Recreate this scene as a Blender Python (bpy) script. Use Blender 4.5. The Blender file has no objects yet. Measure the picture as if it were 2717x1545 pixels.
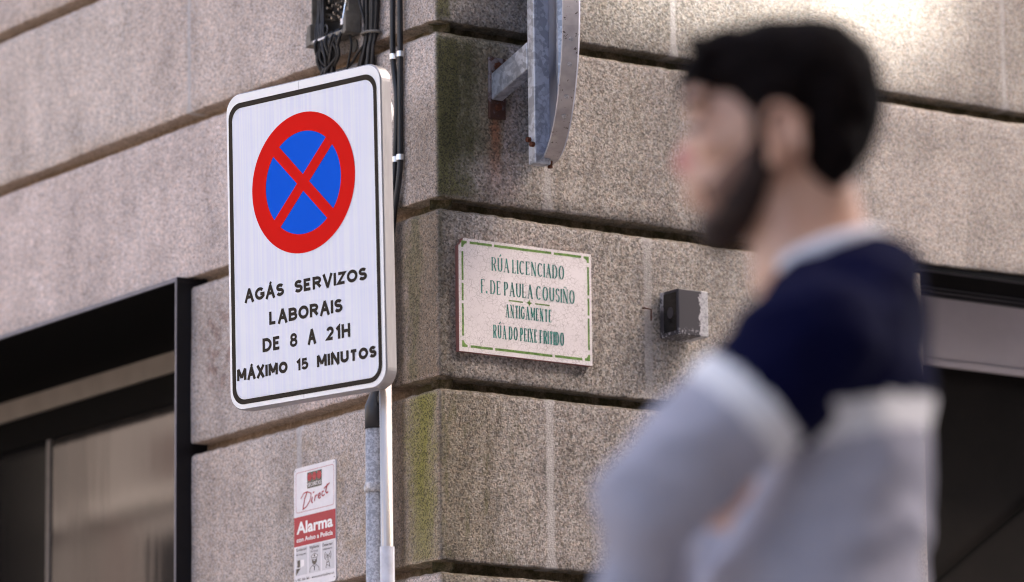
import bpy, bmesh, math, random
import numpy as np
from mathutils import Vector, Matrix, noise as mnoise
R = math.radians
random.seed(7)
scene = bpy.context.scene
COL = scene.collection

# ---------------------------------------------------------------- camera
CR = np.array([0.82410, -0.56634, -0.01049])     # camera right
CU = np.array([-0.10173, -0.16620, 0.98083])     # camera up
CF = np.array([0.55723, 0.80724, 0.19458])       # camera forward
CC = np.array([-5.71785, -8.56746, -2.04475])    # camera position
FPX, PW, PH = 12760.74, 2717.0, 1545.0
cam_d = bpy.data.cameras.new('camera')
cam = bpy.data.objects.new('camera', cam_d); COL.objects.link(cam)
cam_d.sensor_width = 36.0
cam_d.lens = FPX / PW * 36.0
cam_d.clip_start = 0.1; cam_d.clip_end = 400
m = Matrix(((CR[0], CU[0], -CF[0], CC[0]), (CR[1], CU[1], -CF[1], CC[1]), (CR[2], CU[2], -CF[2], CC[2]), (0, 0, 0, 1)))
cam.matrix_world = m
cam_d.dof.use_dof = True
cam_d.dof.focus_distance = 10.2
cam_d.dof.aperture_fstop = 3.1
scene.camera = cam

# ---------------------------------------------------------------- sky, sun, exposure
SUN = Vector((0.50, -0.55, 0.67)).normalized()
world = bpy.data.worlds.new('World'); scene.world = world
world.use_nodes = True
wn = world.node_tree.nodes; wl = world.node_tree.links
wn.clear()
sky = wn.new('ShaderNodeTexSky'); sky.sky_type = 'NISHITA'; sky.sun_disc = False
sky.sun_elevation = math.asin(SUN.z)
sky.sun_rotation = math.atan2(SUN.x, SUN.y)
sky.air_density = 0.6; sky.dust_density = 5.0; sky.ozone_density = 0.3
bg = wn.new('ShaderNodeBackground'); bg.inputs[1].default_value = 0.13
wo = wn.new('ShaderNodeOutputWorld')
wbn = wn.new('ShaderNodeMix'); wbn.data_type = 'RGBA'; wbn.blend_type = 'MULTIPLY'; wbn.inputs[0].default_value = 1.0
wl.new(sky.outputs[0], wbn.inputs[6]); wbn.inputs[7].default_value = (1.055, 1.0, .945, 1)   # camera white balance
wl.new(wbn.outputs[2], bg.inputs[0]); wl.new(bg.outputs[0], wo.inputs[0])
sl = bpy.data.lights.new('sun', 'SUN'); sl.energy = 3.4; sl.angle = R(0.53); sl.color = (1.0, 0.95, 0.86)
so = bpy.data.objects.new('sun', sl); COL.objects.link(so)
so.rotation_euler = (-SUN).to_track_quat('-Z', 'Y').to_euler()
so.location = (6, -7, 12)
scene.view_settings.view_transform = 'Standard'
scene.view_settings.look = 'None'
scene.view_settings.exposure = 2.70
scene.view_settings.gamma = 1.0
scene.render.engine = 'CYCLES'
scene.cycles.max_bounces = 6
scene.cycles.diffuse_bounces = 4
scene.cycles.use_denoising = True
scene.cycles.filter_width = 1.0
scene.cycles.adaptive_threshold = 0.004

# ---------------------------------------------------------------- helpers
def ray(px, py):
    return CF * FPX + CR * (px - PW / 2) - CU * (py - PH / 2)
def on_left(px, py, x=0.0):
    d = ray(px, py); return CC + d * ((x - CC[0]) / d[0])
def on_right(px, py, y=0.0):
    d = ray(px, py); return CC + d * ((y - CC[1]) / d[1])

def thing(name, label, cat, loc=(0, 0, 0), group=None):
    o = bpy.data.objects.new(name, None); COL.objects.link(o)
    o.empty_display_size = 0.1
    o.location = loc; o['label'] = label; o['category'] = cat
    if group: o['group'] = group
    return o

class MB:
    def __init__(s): s.v = []; s.f = []; s.m = []
    def vert(s, p): s.v.append((float(p[0]), float(p[1]), float(p[2]))); return len(s.v) - 1
    def face(s, idx, m=0): s.f.append(tuple(idx)); s.m.append(m)
    def poly(s, pts, m=0): s.face([s.vert(p) for p in pts], m)
    def box(s, lo, hi, m=0, fr=None):
        P = [(x, y, z) for x in (lo[0], hi[0]) for y in (lo[1], hi[1]) for z in (lo[2], hi[2])]
        if fr: P = [fr(*p) for p in P]
        i = [s.vert(p) for p in P]
        for q in ((0, 1, 3, 2), (4, 6, 7, 5), (0, 4, 5, 1), (2, 3, 7, 6), (0, 2, 6, 4), (1, 5, 7, 3)):
            s.face([i[k] for k in q], m)
    def tube(s, pts, r, n=8, m=0, caps=True):
        pts = [Vector(p) for p in pts]
        rs = r if isinstance(r, (list, tuple)) else [r] * len(pts)
        rings = []; up = None
        for k, p in enumerate(pts):
            t = (pts[min(k + 1, len(pts) - 1)] - pts[max(k - 1, 0)]).normalized()
            if up is None:
                up = Vector((1, 0, 0)) if abs(t.x) < .8 else Vector((0, 1, 0))
            a = (up - t * up.dot(t)).normalized(); up = a; b = t.cross(a)
            rings.append([s.vert(p + (a * math.cos(q) + b * math.sin(q)) * rs[k]) for q in [2 * math.pi * j / n for j in range(n)]])
        for k in range(len(rings) - 1):
            for j in range(n):
                s.face((rings[k][j], rings[k][(j + 1) % n], rings[k + 1][(j + 1) % n], rings[k + 1][j]), m)
        if caps:
            s.face(rings[0][::-1], m); s.face(rings[-1], m)
    def prism(s, poly, d0, d1, fr, m=0, m_side=None):
        n = len(poly); ms = m if m_side is None else m_side
        a = [s.vert(fr(x, y, d0)) for x, y in poly]; b = [s.vert(fr(x, y, d1)) for x, y in poly]
        s.face(b, m); s.face(a[::-1], m)
        for j in range(n): s.face((a[j], a[(j + 1) % n], b[(j + 1) % n], b[j]), ms)
    def build(s, name, mats, parent=None, smooth=False, recalc=True):
        o0 = Vector(parent_loc(parent)) if parent else Vector((0, 0, 0))
        me = bpy.data.meshes.new(name)
        me.from_pydata([tuple(Vector(v) - o0) for v in s.v], [], s.f)
        for mm in (mats if isinstance(mats, (list, tuple)) else [mats]): me.materials.append(mm)
        me.polygons.foreach_set('material_index', s.m)
        if recalc:
            bm = bmesh.new(); bm.from_mesh(me); bmesh.ops.recalc_face_normals(bm, faces=bm.faces); bm.to_mesh(me); bm.free()
        if smooth:
            me.polygons.foreach_set('use_smooth', [True] * len(me.polygons))
        me.update()
        return link(name, me, parent)
def parent_loc(o):
    l = Vector((0, 0, 0))
    while o is not None: l += o.location; o = o.parent
    return l
def link(name, me, parent=None):
    o = bpy.data.objects.new(name, me); COL.objects.link(o)
    if parent: o.parent = parent
    return o
def tag(o, label, cat, group=None):
    o['label'] = label; o['category'] = cat
    if group: o['group'] = group
    return o
def bevel(o, w, seg=2, angle=35):
    md = o.modifiers.new('bevel', 'BEVEL'); md.width = w; md.segments = seg; md.limit_method = 'ANGLE'; md.angle_limit = R(angle)
    return o

# ---- node materials
class NT:
    def __init__(s, name):
        s.m = bpy.data.materials.new(name); s.m.use_nodes = True
        s.t = s.m.node_tree; s.n = s.t.nodes; s.l = s.t.links
        s.b = s.n['Principled BSDF']; s.out = s.n['Material Output']
        s.pos = s.n.new('ShaderNodeNewGeometry').outputs['Position']
        sx = s.n.new('ShaderNodeSeparateXYZ'); s.l.new(s.pos, sx.inputs[0])
        s.x, s.y, s.z = sx.outputs
    def set(s, sock, v):
        if isinstance(v, bpy.types.NodeSocket): s.l.new(v, sock)
        else: sock.default_value = v
    def math(s, op, a, b=None, c=None, clamp=False):
        n = s.n.new('ShaderNodeMath'); n.operation = op; n.use_clamp = clamp
        s.set(n.inputs[0], a)
        if b is not None: s.set(n.inputs[1], b)
        if c is not None: s.set(n.inputs[2], c)
        return n.outputs[0]
    def mul(s, *a):
        r = a[0]
        for b in a[1:]: r = s.math('MULTIPLY', r, b)
        return r
    def add(s, *a):
        r = a[0]
        for b in a[1:]: r = s.math('ADD', r, b)
        return r
    def ss(s, lo, hi, v):
        n = s.n.new('ShaderNodeMapRange'); n.interpolation_type = 'SMOOTHSTEP'
        flip = lo > hi
        if flip: lo, hi = hi, lo
        s.set(n.inputs[0], v); n.inputs[1].default_value = lo; n.inputs[2].default_value = hi
        n.inputs[3].default_value = 1.0 if flip else 0.0; n.inputs[4].default_value = 0.0 if flip else 1.0
        return n.outputs[0]
    def band(s, v, lo, hi, soft):
        return s.mul(s.ss(lo - soft, lo + soft, v), s.ss(hi + soft, hi - soft, v))
    def vec(s, sx, sy, sz, off=(0, 0, 0)):
        n = s.n.new('ShaderNodeMapping'); n.inputs['Scale'].default_value = (sx, sy, sz); n.inputs['Location'].default_value = off
        s.l.new(s.pos, n.inputs[0]); return n.outputs[0]
    def noise(s, scale, detail=2.0, rough=.5, vec=None):
        n = s.n.new('ShaderNodeTexNoise'); n.inputs['Scale'].default_value = scale
        n.inputs['Detail'].default_value = detail; n.inputs['Roughness'].default_value = rough
        s.l.new(vec if vec is not None else s.pos, n.inputs['Vector']); return n.outputs['Fac']
    def voro(s, scale, feature='F1', out='Color', vec=None):
        n = s.n.new('ShaderNodeTexVoronoi'); n.feature = feature; n.inputs['Scale'].default_value = scale
        s.l.new(vec if vec is not None else s.pos, n.inputs['Vector']); return n.outputs[out]
    def sep(s, col):
        n = s.n.new('ShaderNodeSeparateColor'); s.l.new(col, n.inputs[0]); return n.outputs
    def ramp(s, v, stops, interp='LINEAR'):
        n = s.n.new('ShaderNodeValToRGB'); n.color_ramp.interpolation = interp
        e = n.color_ramp.elements
        while len(e) < len(stops): e.new(0.5)
        for k, (p, c) in enumerate(stops):
            e[k].position = p; e[k].color = (*c, 1) if isinstance(c, tuple) else (c, c, c, 1)
        s.set(n.inputs[0], v); return n.outputs[0]
    def mix(s, f, a, b, mode='MIX'):
        n = s.n.new('ShaderNodeMix'); n.data_type = 'RGBA'; n.blend_type = mode
        s.set(n.inputs[0], f)
        for k, v in ((6, a), (7, b)):
            if isinstance(v, tuple): v = (*v, 1) if len(v) == 3 else v
            s.set(n.inputs[k], v)
        return n.outputs[2]
    def attr(s, name):
        n = s.n.new('ShaderNodeAttribute'); n.attribute_name = name; return n.outputs
    def bump(s, h, strength, dist):
        n = s.n.new('ShaderNodeBump'); n.inputs['Strength'].default_value = strength; n.inputs['Distance'].default_value = dist
        s.set(n.inputs['Height'], h); s.l.new(n.outputs[0], s.b.inputs['Normal'])
    def P(s, col=None, rough=None, metal=None, spec=None):
        if col is not None: s.set(s.b.inputs['Base Color'], (*col, 1) if isinstance(col, tuple) else col)
        if rough is not None: s.set(s.b.inputs['Roughness'], rough)
        if metal is not None: s.set(s.b.inputs['Metallic'], metal)
        if spec is not None: s.set(s.b.inputs['Specular IOR Level'], spec)
        return s.m
def simple(name, col, rough=.5, metal=0.0, spec=.5, var=.12, scale=40):
    t = NT(name)
    n = t.noise(scale, 4, .6)
    c = t.mix(t.ss(.3, .7, n), tuple(v * (1 - var) for v in col), tuple(min(1, v * (1 + var)) for v in col))
    return t.P(c, rough, metal, spec)

# ================================================================ MATERIALS
# course lines (lower edge of each upper block)
G = [1.815, 1.417, 1.017, 0.612, 0.2124, -0.1876, -0.5903, -0.990, -1.39, -1.79, -2.19]
GH, GD = 0.027, 0.044
GROUND = -2.46

def granite_material():
    t = NT('granite')
    tint = t.attr('tint')[0]
    groove = t.sep(t.attr('rec')[0])[0]
    right = t.ss(-.01, .01, t.math('SUBTRACT', t.x, t.y))      # 1 on the right hand wall
    # mineral grains
    dist = t.n.new('ShaderNodeVectorMath'); dist.operation = 'ADD'
    v1 = t.sep(t.voro(400))[0]
    v2 = t.sep(t.voro(260))[1]
    n1 = t.noise(270, 3, .65)
    n2 = t.noise(480, 2, .6)
    grain = t.add(t.mul(v1, .42), t.mul(v2, .22), t.mul(n1, .55), t.mul(n2, .30))
    k = t.ramp(grain, [(.44, .26), (.58, .68), (.72, 1.0), (.86, 1.28), (1.0, 1.7)])
    gr2 = t.add(t.mul(t.sep(t.voro(230))[0], .5), t.mul(t.noise(190, 3, .7), .75), t.mul(n2, .25))
    k2 = t.ramp(gr2, [(.52, .42), (.66, .78), (.80, 1.02), (.93, 1.24), (1.05, 1.5)])
    rough_r = t.mul(right, t.add(.25, t.mul(.75, t.ss(1.15, .55, t.x))))
    k = t.mix(rough_r, k, k2)
    base = t.mix(1.0, tint, k, 'MULTIPLY')
    # warm/cool mineral hue
    hue = t.ramp(t.noise(95, 2, .5), [(.35, (1.06, .98, .93)), (.5, (1, 1, 1)), (.65, (.94, .99, 1.07))])
    base = t.mix(.8, base, hue, 'MULTIPLY')
    blot = t.ramp(t.noise(7, 5, .62), [(.3, .78), (.5, 1.0), (.7, 1.12)])
    drip = t.ramp(t.noise(1, 4, .6, t.vec(9, 9, 1.6)), [(.36, .84), (.52, 1.0), (.66, 1.08)])
    base = t.mix(.9, base, drip, 'MULTIPLY')
    base = t.mix(1.0, base, blot, 'MULTIPLY')
    # rain streak dirt on the right wall: broad vertical blotches and dark grime specks
    st = t.noise(1, 4, .6, t.vec(26, 26, 5))
    dirt = t.mul(right, t.ss(.50, .72, st), t.ss(1.25, .2, t.x), .62)
    base = t.mix(dirt, base, t.mix(1.0, base, (.54, .51, .44), 'MULTIPLY'))
    speck = t.mul(right, t.ss(.52, .66, t.noise(70, 4, .7)), .5)
    base = t.mix(speck, base, t.mix(1.0, base, (.60, .58, .51), 'MULTIPLY'))
    wob = t.math('SUBTRACT', t.noise(1, 4, .65, t.vec(20, 20, 9)), .5)
    wobf = t.math('SUBTRACT', t.noise(90, 3, .7), .5)
    wx = t.add(t.x, t.mul(wob, .20), t.mul(wobf, .07))
    wy = t.add(t.y, t.mul(wob, .13), t.mul(wobf, .06))
    left = t.math('SUBTRACT', 1.0, right)
    spk = t.ss(.30, .62, t.add(t.mul(v1, .5), t.mul(n1, .55)))
    moss_c = t.mix(spk, (.020, .021, .006), (.125, .122, .042))
    def stain_shade(mask, col, amt): 
        nonlocal base
        base = t.mix(t.mul(mask, amt), base, col)
    # dark moss running down the right face beside the corner
    hgt = t.band(t.z, .215, .575, .012)
    stain_shade(t.mul(right, hgt, t.ss(.150, .035, wx)), moss_c, .93)
    stain_shade(t.mul(right, t.ss(.02, -.004, t.add(t.x, t.mul(wobf, .02))), t.ss(-.2, .2, t.z)), moss_c, .6)
    stain_shade(t.mul(right, t.ss(.60, .63, t.z), t.ss(.07, .02, wx)), moss_c, .85)
    # damp patch further along, same block
    stain_shade(t.mul(right, t.band(t.z, .30, .60, .04), t.band(wx, .0, .19, .03)), t.mix(1.0, base, (.52, .52, .36), 'MULTIPLY'), .8)
    # rust running from the bracket plate
    rx = t.add(t.x, t.mul(wobf, .03), t.mul(wob, .02))
    stain_shade(t.mul(right, t.band(t.z, .225, .56, .03), t.band(rx, .115, .215, .03)), t.mix(1.0, base, (1.16, 1.04, 1.04), 'MULTIPLY'), .9)
    stain_shade(t.mul(right, t.band(t.z, .235, .41, .03), t.band(rx, .142, .168, .010), t.ss(.22, .40, t.z)), t.mix(1.0, base, (1.12, .60, .44), 'MULTIPLY'), .95)
    # third course: grime round the corner, pole shadow painted in beside it
    c3 = t.band(t.z, -.187, .188, .012)
    stain_shade(t.mul(left, c3, t.ss(.24, .10, wy)), t.mix(1.0, base, (.40, .37, .29), 'MULTIPLY'), 1.0)
    stain_shade(t.mul(left, t.band(t.z, .215, .45, .07), t.ss(.20, .06, wy)), t.mix(1.0, base, (.60, .57, .52), 'MULTIPLY'), .9)
    stain_shade(t.mul(left, t.ss(.25, .22, t.z), t.band(t.y, .135, .215, .012)), t.mix(1.0, base, (.30, .26, .20), 'MULTIPLY'), .9)  # straight dark strip: the sign pole's shadow painted into the stone
    stain_shade(t.mul(left, c3, t.band(wy, .075, .115, .02)), moss_c, .55)
    stain_shade(t.mul(right, c3, t.ss(.10, -.02, wx)), t.mix(1.0, base, (.48, .47, .40), 'MULTIPLY'), .9)
    # fourth course: yellow green algae on the left face, damp on the right
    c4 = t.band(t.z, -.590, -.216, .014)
    algae = t.mix(spk, (.050, .048, .010), (.25, .23, .055))
    stain_shade(t.mul(left, c4, t.ss(.19, .135, wy)), t.mix(1.0, base, (.55, .52, .42), 'MULTIPLY'), .9)
    stain_shade(t.mul(left, c4, t.band(wy, .030, .105, .038), t.ss(-.66, -.36, t.add(t.z, t.mul(wob, .25)))), algae, .95)
    stain_shade(t.mul(left, c4, t.band(wy, .02, .105, .045)), algae, .55)
    stain_shade(t.mul(right, c4, t.ss(.27, .02, wx)), t.mix(1.0, base, (.58, .55, .44), 'MULTIPLY'), .9)
    stain_shade(t.mul(right, c4, t.ss(.52, .66, t.noise(1, 3, .6, t.vec(30, 30, 9, (3, 0, 1)))), t.ss(.28, .1, wx)), moss_c, .5)
    stain_shade(t.mul(right, t.ss(-.60, -.62, t.z), t.ss(.25, .0, wx)), t.mix(1.0, base, (.62, .6, .5), 'MULTIPLY'), .8)
    # brownish marks on the block beside the shop window
    stain_shade(t.mul(left, t.band(t.z, -.08, .12, .05), t.band(t.y, .86, .99, .04), t.ss(.45, .6, t.noise(28, 4, .6))), t.mix(1.0, base, (.55, .43, .40), 'MULTIPLY'), .8)
    stain_shade(t.mul(left, t.band(t.z, -.56, -.23, .05), t.band(t.y, .20, .62, .1), t.ss(.42, .62, t.noise(9, 4, .6))), t.mix(1.0, base, (.72, .66, .53), 'MULTIPLY'), .7)
    # recess of the joints: earthy brown, mossy near the corner
    earth = t.mix(t.ss(.4, .65, t.noise(60, 3, .6)), (.20, .135, .085), (.30, .21, .145))
    earth_r = t.mix(t.ss(.42, .62, t.noise(30, 4, .7)), (.075, .060, .022), (.20, .145, .085))
    near = t.math('MAXIMUM', right, t.ss(.22, .10, t.y))
    gcol = t.mix(near, earth, earth_r)
    gcol = t.mix(1.0, gcol, t.ramp(grain, [(.45, .62), (.7, 1.0), (1.0, 1.35)]), 'MULTIPLY')
    base = t.mix(groove, base, gcol)
    # smeared pale mortar in the upright joints
    jw = t.add(t.mul(t.math('SUBTRACT', t.noise(1, 3, .6, t.vec(40, 40, 11)), .5), .008), t.mul(t.math('SUBTRACT', t.noise(160, 2, .6), .5), .010))
    mort = t.mix(t.ss(.3, .7, t.noise(70, 4, .7)), (.37, .35, .35), (.54, .52, .53))
    mort = t.mix(t.mul(t.ss(.52, .66, n2), .55), mort, (.25, .22, .20))
    sm_all = None
    for (sd, k, s0, w, a) in ((0, 2, 1.063, .0062, 1), (1, 2, .652, .007, .75), (1, 2, 1.638, .0055, .95), (0, 2, 1.759, .007, .22), (1, 3, .2955, .008, .62), (1, 4, .5685, .0105, .62),
                              (1, 5, .2935, .0090, .95), (0, 5, .571, .0095, .75), (0, 1, 1.2, .006, .7), (1, 1, .3, .007, .7), (0, 6, .2, .006, .6), (1, 6, .55, .006, .6), (0, 3, 1.30, .006, .25)):
        v = t.y if sd == 0 else t.x
        zz = ([6.5] + G)[k + 2 - 1 + 0]; z_lo = G[k + 1]; z_hi = G[k] - GH
        dv = t.math('ABSOLUTE', t.math('SUBTRACT', t.add(v, jw), s0))
        flare = t.add(w, t.mul(t.ss(z_lo + .03, z_lo, t.z), .007), t.mul(t.ss(z_hi - .03, z_hi, t.z), .005))
        mk = t.mul(t.ss(.0045, -.0035, t.math('SUBTRACT', dv, flare)), t.band(t.z, z_lo, z_hi, .003), right if sd else left, a)
        sm_all = mk if sm_all is None else t.math('MAXIMUM', sm_all, mk)
    base = t.mix(sm_all, base, mort)
    h = t.add(t.mul(n1, .9), t.mul(right, gr2, .9), t.mul(v1, .35), t.mul(n2, .35), t.mul(t.noise(45, 2, .5), .5))
    bm = t.n.new('ShaderNodeBump'); bm.inputs['Distance'].default_value = .0042
    t.set(bm.inputs['Strength'], t.add(.45, t.mul(rough_r, .5)))
    t.set(bm.inputs['Height'], h); t.l.new(bm.outputs[0], t.b.inputs['Normal'])
    return t.P(base, .82, 0.0, .35)
M_GRANITE = granite_material()

M_BLACKFRAME = simple('black_painted_steel', (.006, .006, .008), .4, 0, .25)
M_EDGE = simple('lit_frame_edge', (.10, .10, .135), .35, .3, .5)
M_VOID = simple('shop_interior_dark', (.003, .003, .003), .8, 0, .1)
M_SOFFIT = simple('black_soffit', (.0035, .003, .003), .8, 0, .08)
M_MULL = simple('grey_mullion', (.14, .125, .12), .4, .2)
M_BEIGE = simple('beige_header_board', (.22, .185, .155), .5, 0, .4, .08, 12)

def shop_glass():
    t = NT('shop_window_glass')
    fl = t.noise(1, 3, .5, t.vec(8, 8, .9))
    t.P((.016, .014, .013), .05, 0.0, .06)
    g = t.n.new('ShaderNodeBsdfGlossy'); g.inputs['Roughness'].default_value = .055
    g.inputs['Color'].default_value = (.95, .89, .90, 1)
    bm = t.n.new('ShaderNodeBump'); bm.inputs['Strength'].default_value = .05; bm.inputs['Distance'].default_value = .008
    t.set(bm.inputs['Height'], fl); t.l.new(bm.outputs[0], g.inputs['Normal'])
    mx = t.n.new('ShaderNodeMixShader'); mx.inputs[0].default_value = .062
    t.l.new(t.b.outputs[0], mx.inputs[1]); t.l.new(g.outputs[0], mx.inputs[2]); t.l.new(mx.outputs[0], t.out.inputs[0])
    return t.m
M_GLASS = shop_glass()
def dark_glass():
    t = NT('dark_door_glass'); t.P((.003, .003, .004), .10, 0, .06); return t.m
M_DGLASS = dark_glass()

def galvanised(name, base=(.36, .38, .43), rough=.42, sc=60):
    t = NT(name)
    v = t.sep(t.voro(sc))[0]; v2 = t.sep(t.voro(sc * 2.3))[1]
    k = t.add(t.mul(v, .6), t.mul(v2, .4))
    c = t.mix(t.ss(.25, .8, k), tuple(x * .72 for x in base), tuple(min(1, x * 1.28) for x in base))
    streak = t.ss(.60, .72, t.noise(1, 4, .7, t.vec(120, 120, 6)))
    c = t.mix(t.mul(streak, .5), c, (.62, .63, .67))
    return t.P(c, t.add(rough - .1, t.mul(k, .25)), .55, .5)
M_GALV = galvanised('galvanised_steel')
M_GALV2 = galvanised('galvanised_conduit_steel', (.45, .445, .465), .55, 190)
def stainless():
    t = NT('stainless_tube')
    s1 = t.noise(1, 3, .6, t.vec(400, 400, 5))
    c = t.mix(s1, (.40, .36, .33), (.66, .62, .58))
    t.b.inputs['Anisotropic'].default_value = .4
    return t.P(c, .36, .75, .4)
M_STEEL = stainless()
M_SLEEVE = simple('white_plastic_sleeve', (.62, .63, .70), .45)
def alu():
    t = NT('aluminium_return')
    s1 = t.noise(1, 3, .6, t.vec(90, 90, 14))
    c = t.mix(s1, (.30, .285, .285), (.46, .44, .44))
    return t.P(c, .34, .75, .5)
M_ALU = alu()
def sheeting(name, col, stripe=.0, rough=.22, spec=.22):
    t = NT(name)
    c = col
    if stripe:
        w = t.noise(1, 1, .5, t.vec(70, 150, .35))
        c = t.mix(t.ss(.35, .65, w), tuple(v * (1 - stripe) for v in col[:2]) + (min(1, col[2] * 1.0),), col)
    hx = t.voro(300, 'DISTANCE_TO_EDGE', 'Distance')
    t.bump(t.ss(0, .12, hx), .05, .0006)
    return t.P(c, rough, 0, spec)
M_SIGNWHITE = sheeting('white_reflective_sheet', (.84, .86, .91), .07)
M_SIGNRIM = sheeting('white_rim_paint', (.96, .955, .95), 0, .35)
M_SIGNRED = sheeting('red_reflective_sheet', (.72, .008, .005), 0, .4, .04)
M_SIGNBLUE = sheeting('blue_reflective_sheet', (.001, .105, .72), 0, .4, .04)
M_SIGNBLACK = sheeting('black_vinyl_letters', (.006, .004, .005), 0, .24, .16)

def plaque_mat():
    t = NT('crackled_glaze')
    vv = t.n.new('ShaderNodeVectorMath'); vv.operation = 'ADD'
    nz = t.n.new('ShaderNodeTexNoise'); nz.inputs['Scale'].default_value = 40; t.l.new(t.pos, nz.inputs['Vector'])
    sc = t.n.new('ShaderNodeVectorMath'); sc.operation = 'SCALE'; t.l.new(nz.outputs['Color'], sc.inputs[0]); sc.inputs[3].default_value = .012
    t.l.new(t.pos, vv.inputs[0]); t.l.new(sc.outputs[0], vv.inputs[1])
    e = t.voro(115, 'DISTANCE_TO_EDGE', 'Distance', vv.outputs[0])
    cr = t.mul(t.ss(.050, .012, e), t.ss(.3, .6, t.noise(30, 3, .6)))
    base = t.mix(t.ss(.3, .7, t.noise(9, 3, .6)), (.66, .62, .64), (.75, .71, .73))
    c = t.mix(t.mul(cr, .5), base, (.16, .13, .12))
    return t.P(c, .28, 0, .5)
M_PLAQUE = plaque_mat()
M_TERRACOTTA = simple('terracotta_tile_edge', (.24, .10, .085), .8)
def glaze_paint(name, a, b):
    t = NT(name); c = t.mix(t.ss(.35, .65, t.noise(110, 3, .6)), a, b); return t.P(c, .35, 0, .5)
M_TEAL = glaze_paint('teal_glaze_letters', (.010, .115, .105), (.028, .235, .205))
M_GREEN = glaze_paint('green_glaze_border', (.075, .17, .028), (.17, .30, .075))

def lampbox_mat():
    t = NT('peeling_black_paint')
    nz = t.noise(45, 5, .7)
    edge = t.add(t.mul(t.ss(.628, .684, t.x), 1.0), t.mul(t.math('SUBTRACT', nz, .5), .9))
    front = t.mul(t.ss(-.052, -.05, t.y), 0.0)
    peel = t.ss(.52, .54, edge)
    corner = t.mul(t.ss(.600, .598, t.x), t.ss(-.026, -.018, t.y), t.ss(.005, .03, t.z), t.ss(.44, .48, nz))
    low = t.mul(t.ss(-.028, -.046, t.z), t.ss(.55, .58, t.noise(120, 4, .7)))
    pk = t.math('MAXIMUM', t.math('MAXIMUM', peel, corner), low)
    metal = t.mix(t.ss(.35, .6, t.noise(160, 4, .7)), (.24, .24, .26), (.46, .46, .49))
    c = t.mix(pk, (.040, .038, .047), metal)
    t.bump(t.add(t.mul(pk, -1.0), t.mul(t.noise(200, 2), .15)), .4, .001)
    return t.P(c, .48, 0, .4)
M_LAMPBOX = lampbox_mat()
M_LENS = simple('black_lens', (.006, .006, .007), .15)
M_RUST = simple('rusty_iron', (.085, .030, .016), .85, 0, .2, .4, 200)
def plate_mat():
    t = NT('rust_stained_zinc')
    r = t.ss(.42, .60, t.add(t.noise(60, 4, .7), t.mul(t.ss(.47, .41, t.z), .16)))
    c = t.mix(r, (.20, .18, .19), (.075, .035, .024))
    return t.P(c, .65, .2, .3)
M_PLATE = plate_mat()
def rim_mat():
    t = NT('weathered_cream_paint')
    sp = t.mul(t.ss(.62, .66, t.noise(75, 4, .75)), .9)
    c = t.mix(t.ss(.3, .7, t.noise(18, 3, .6)), (.33, .30, .30), (.47, .43, .42))
    c = t.mix(sp, c, (.05, .028, .02))
    return t.P(c, .6, .1, .3)
M_RIM = rim_mat()
M_DISCBACK = simple('pale_blue_painted_back', (.36, .38, .47), .38, .25, .5, .1, 14)
M_CABLE = simple('black_cable_sheath', (.010, .010, .012), .38, 0, .5)
M_CABLE2 = simple('dusty_black_wire', (.016, .014, .014), .5, 0, .4, .4, 60)
M_CLIP = simple('bright_steel_clip', (.78, .78, .78), .28, .9)
M_RUBBER = simple('black_heat_shrink', (.018, .018, .022), .42)
M_TRAY = simple('weathered_grey_terminal_case', (.15, .135, .115), .6, 0, .4, .3, 30)
M_TRAYIN = simple('dirty_terminal_back', (.022, .018, .015), .6, 0, .4, .4, 60)
M_TERM = simple('greasy_brass_terminal', (.22, .19, .16), .42, .5, .5, .5, 300)
M_ALWHITE = simple('white_printed_plastic', (.66, .65, .70), .20, 0, .5, .04)
M_ALRED = simple('crimson_print', (.36, .007, .024), .3, 0, .25, .05)
M_ALGREY = simple('pale_grey_print', (.50, .50, .55), .22, 0, .5, .04)
M_ALBLACK = simple('charcoal_print', (.022, .020, .024), .25)
M_ALWTXT = simple('white_print', (.78, .76, .78), .25, 0, .5, .03)
M_FASCIA = simple('mauve_grey_fascia', (.56, .51, .54), .5, 0, .4, .06, 6)
M_DOORDARK = simple('dark_brown_shutter', (.0085, .0065, .006), .6, 0, .12, .25, 8)

# ================================================================ THE STONE BUILDING
bld = thing('stone_building', 'pale granite ashlar building whose sharp corner carries the signs and cables', 'building', (0, 0, GROUND))
OPL = (1.052, 3.6)      # shop window opening along the left wall
OPR = (1.36, 4.2)       # doorway opening along the right wall

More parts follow.
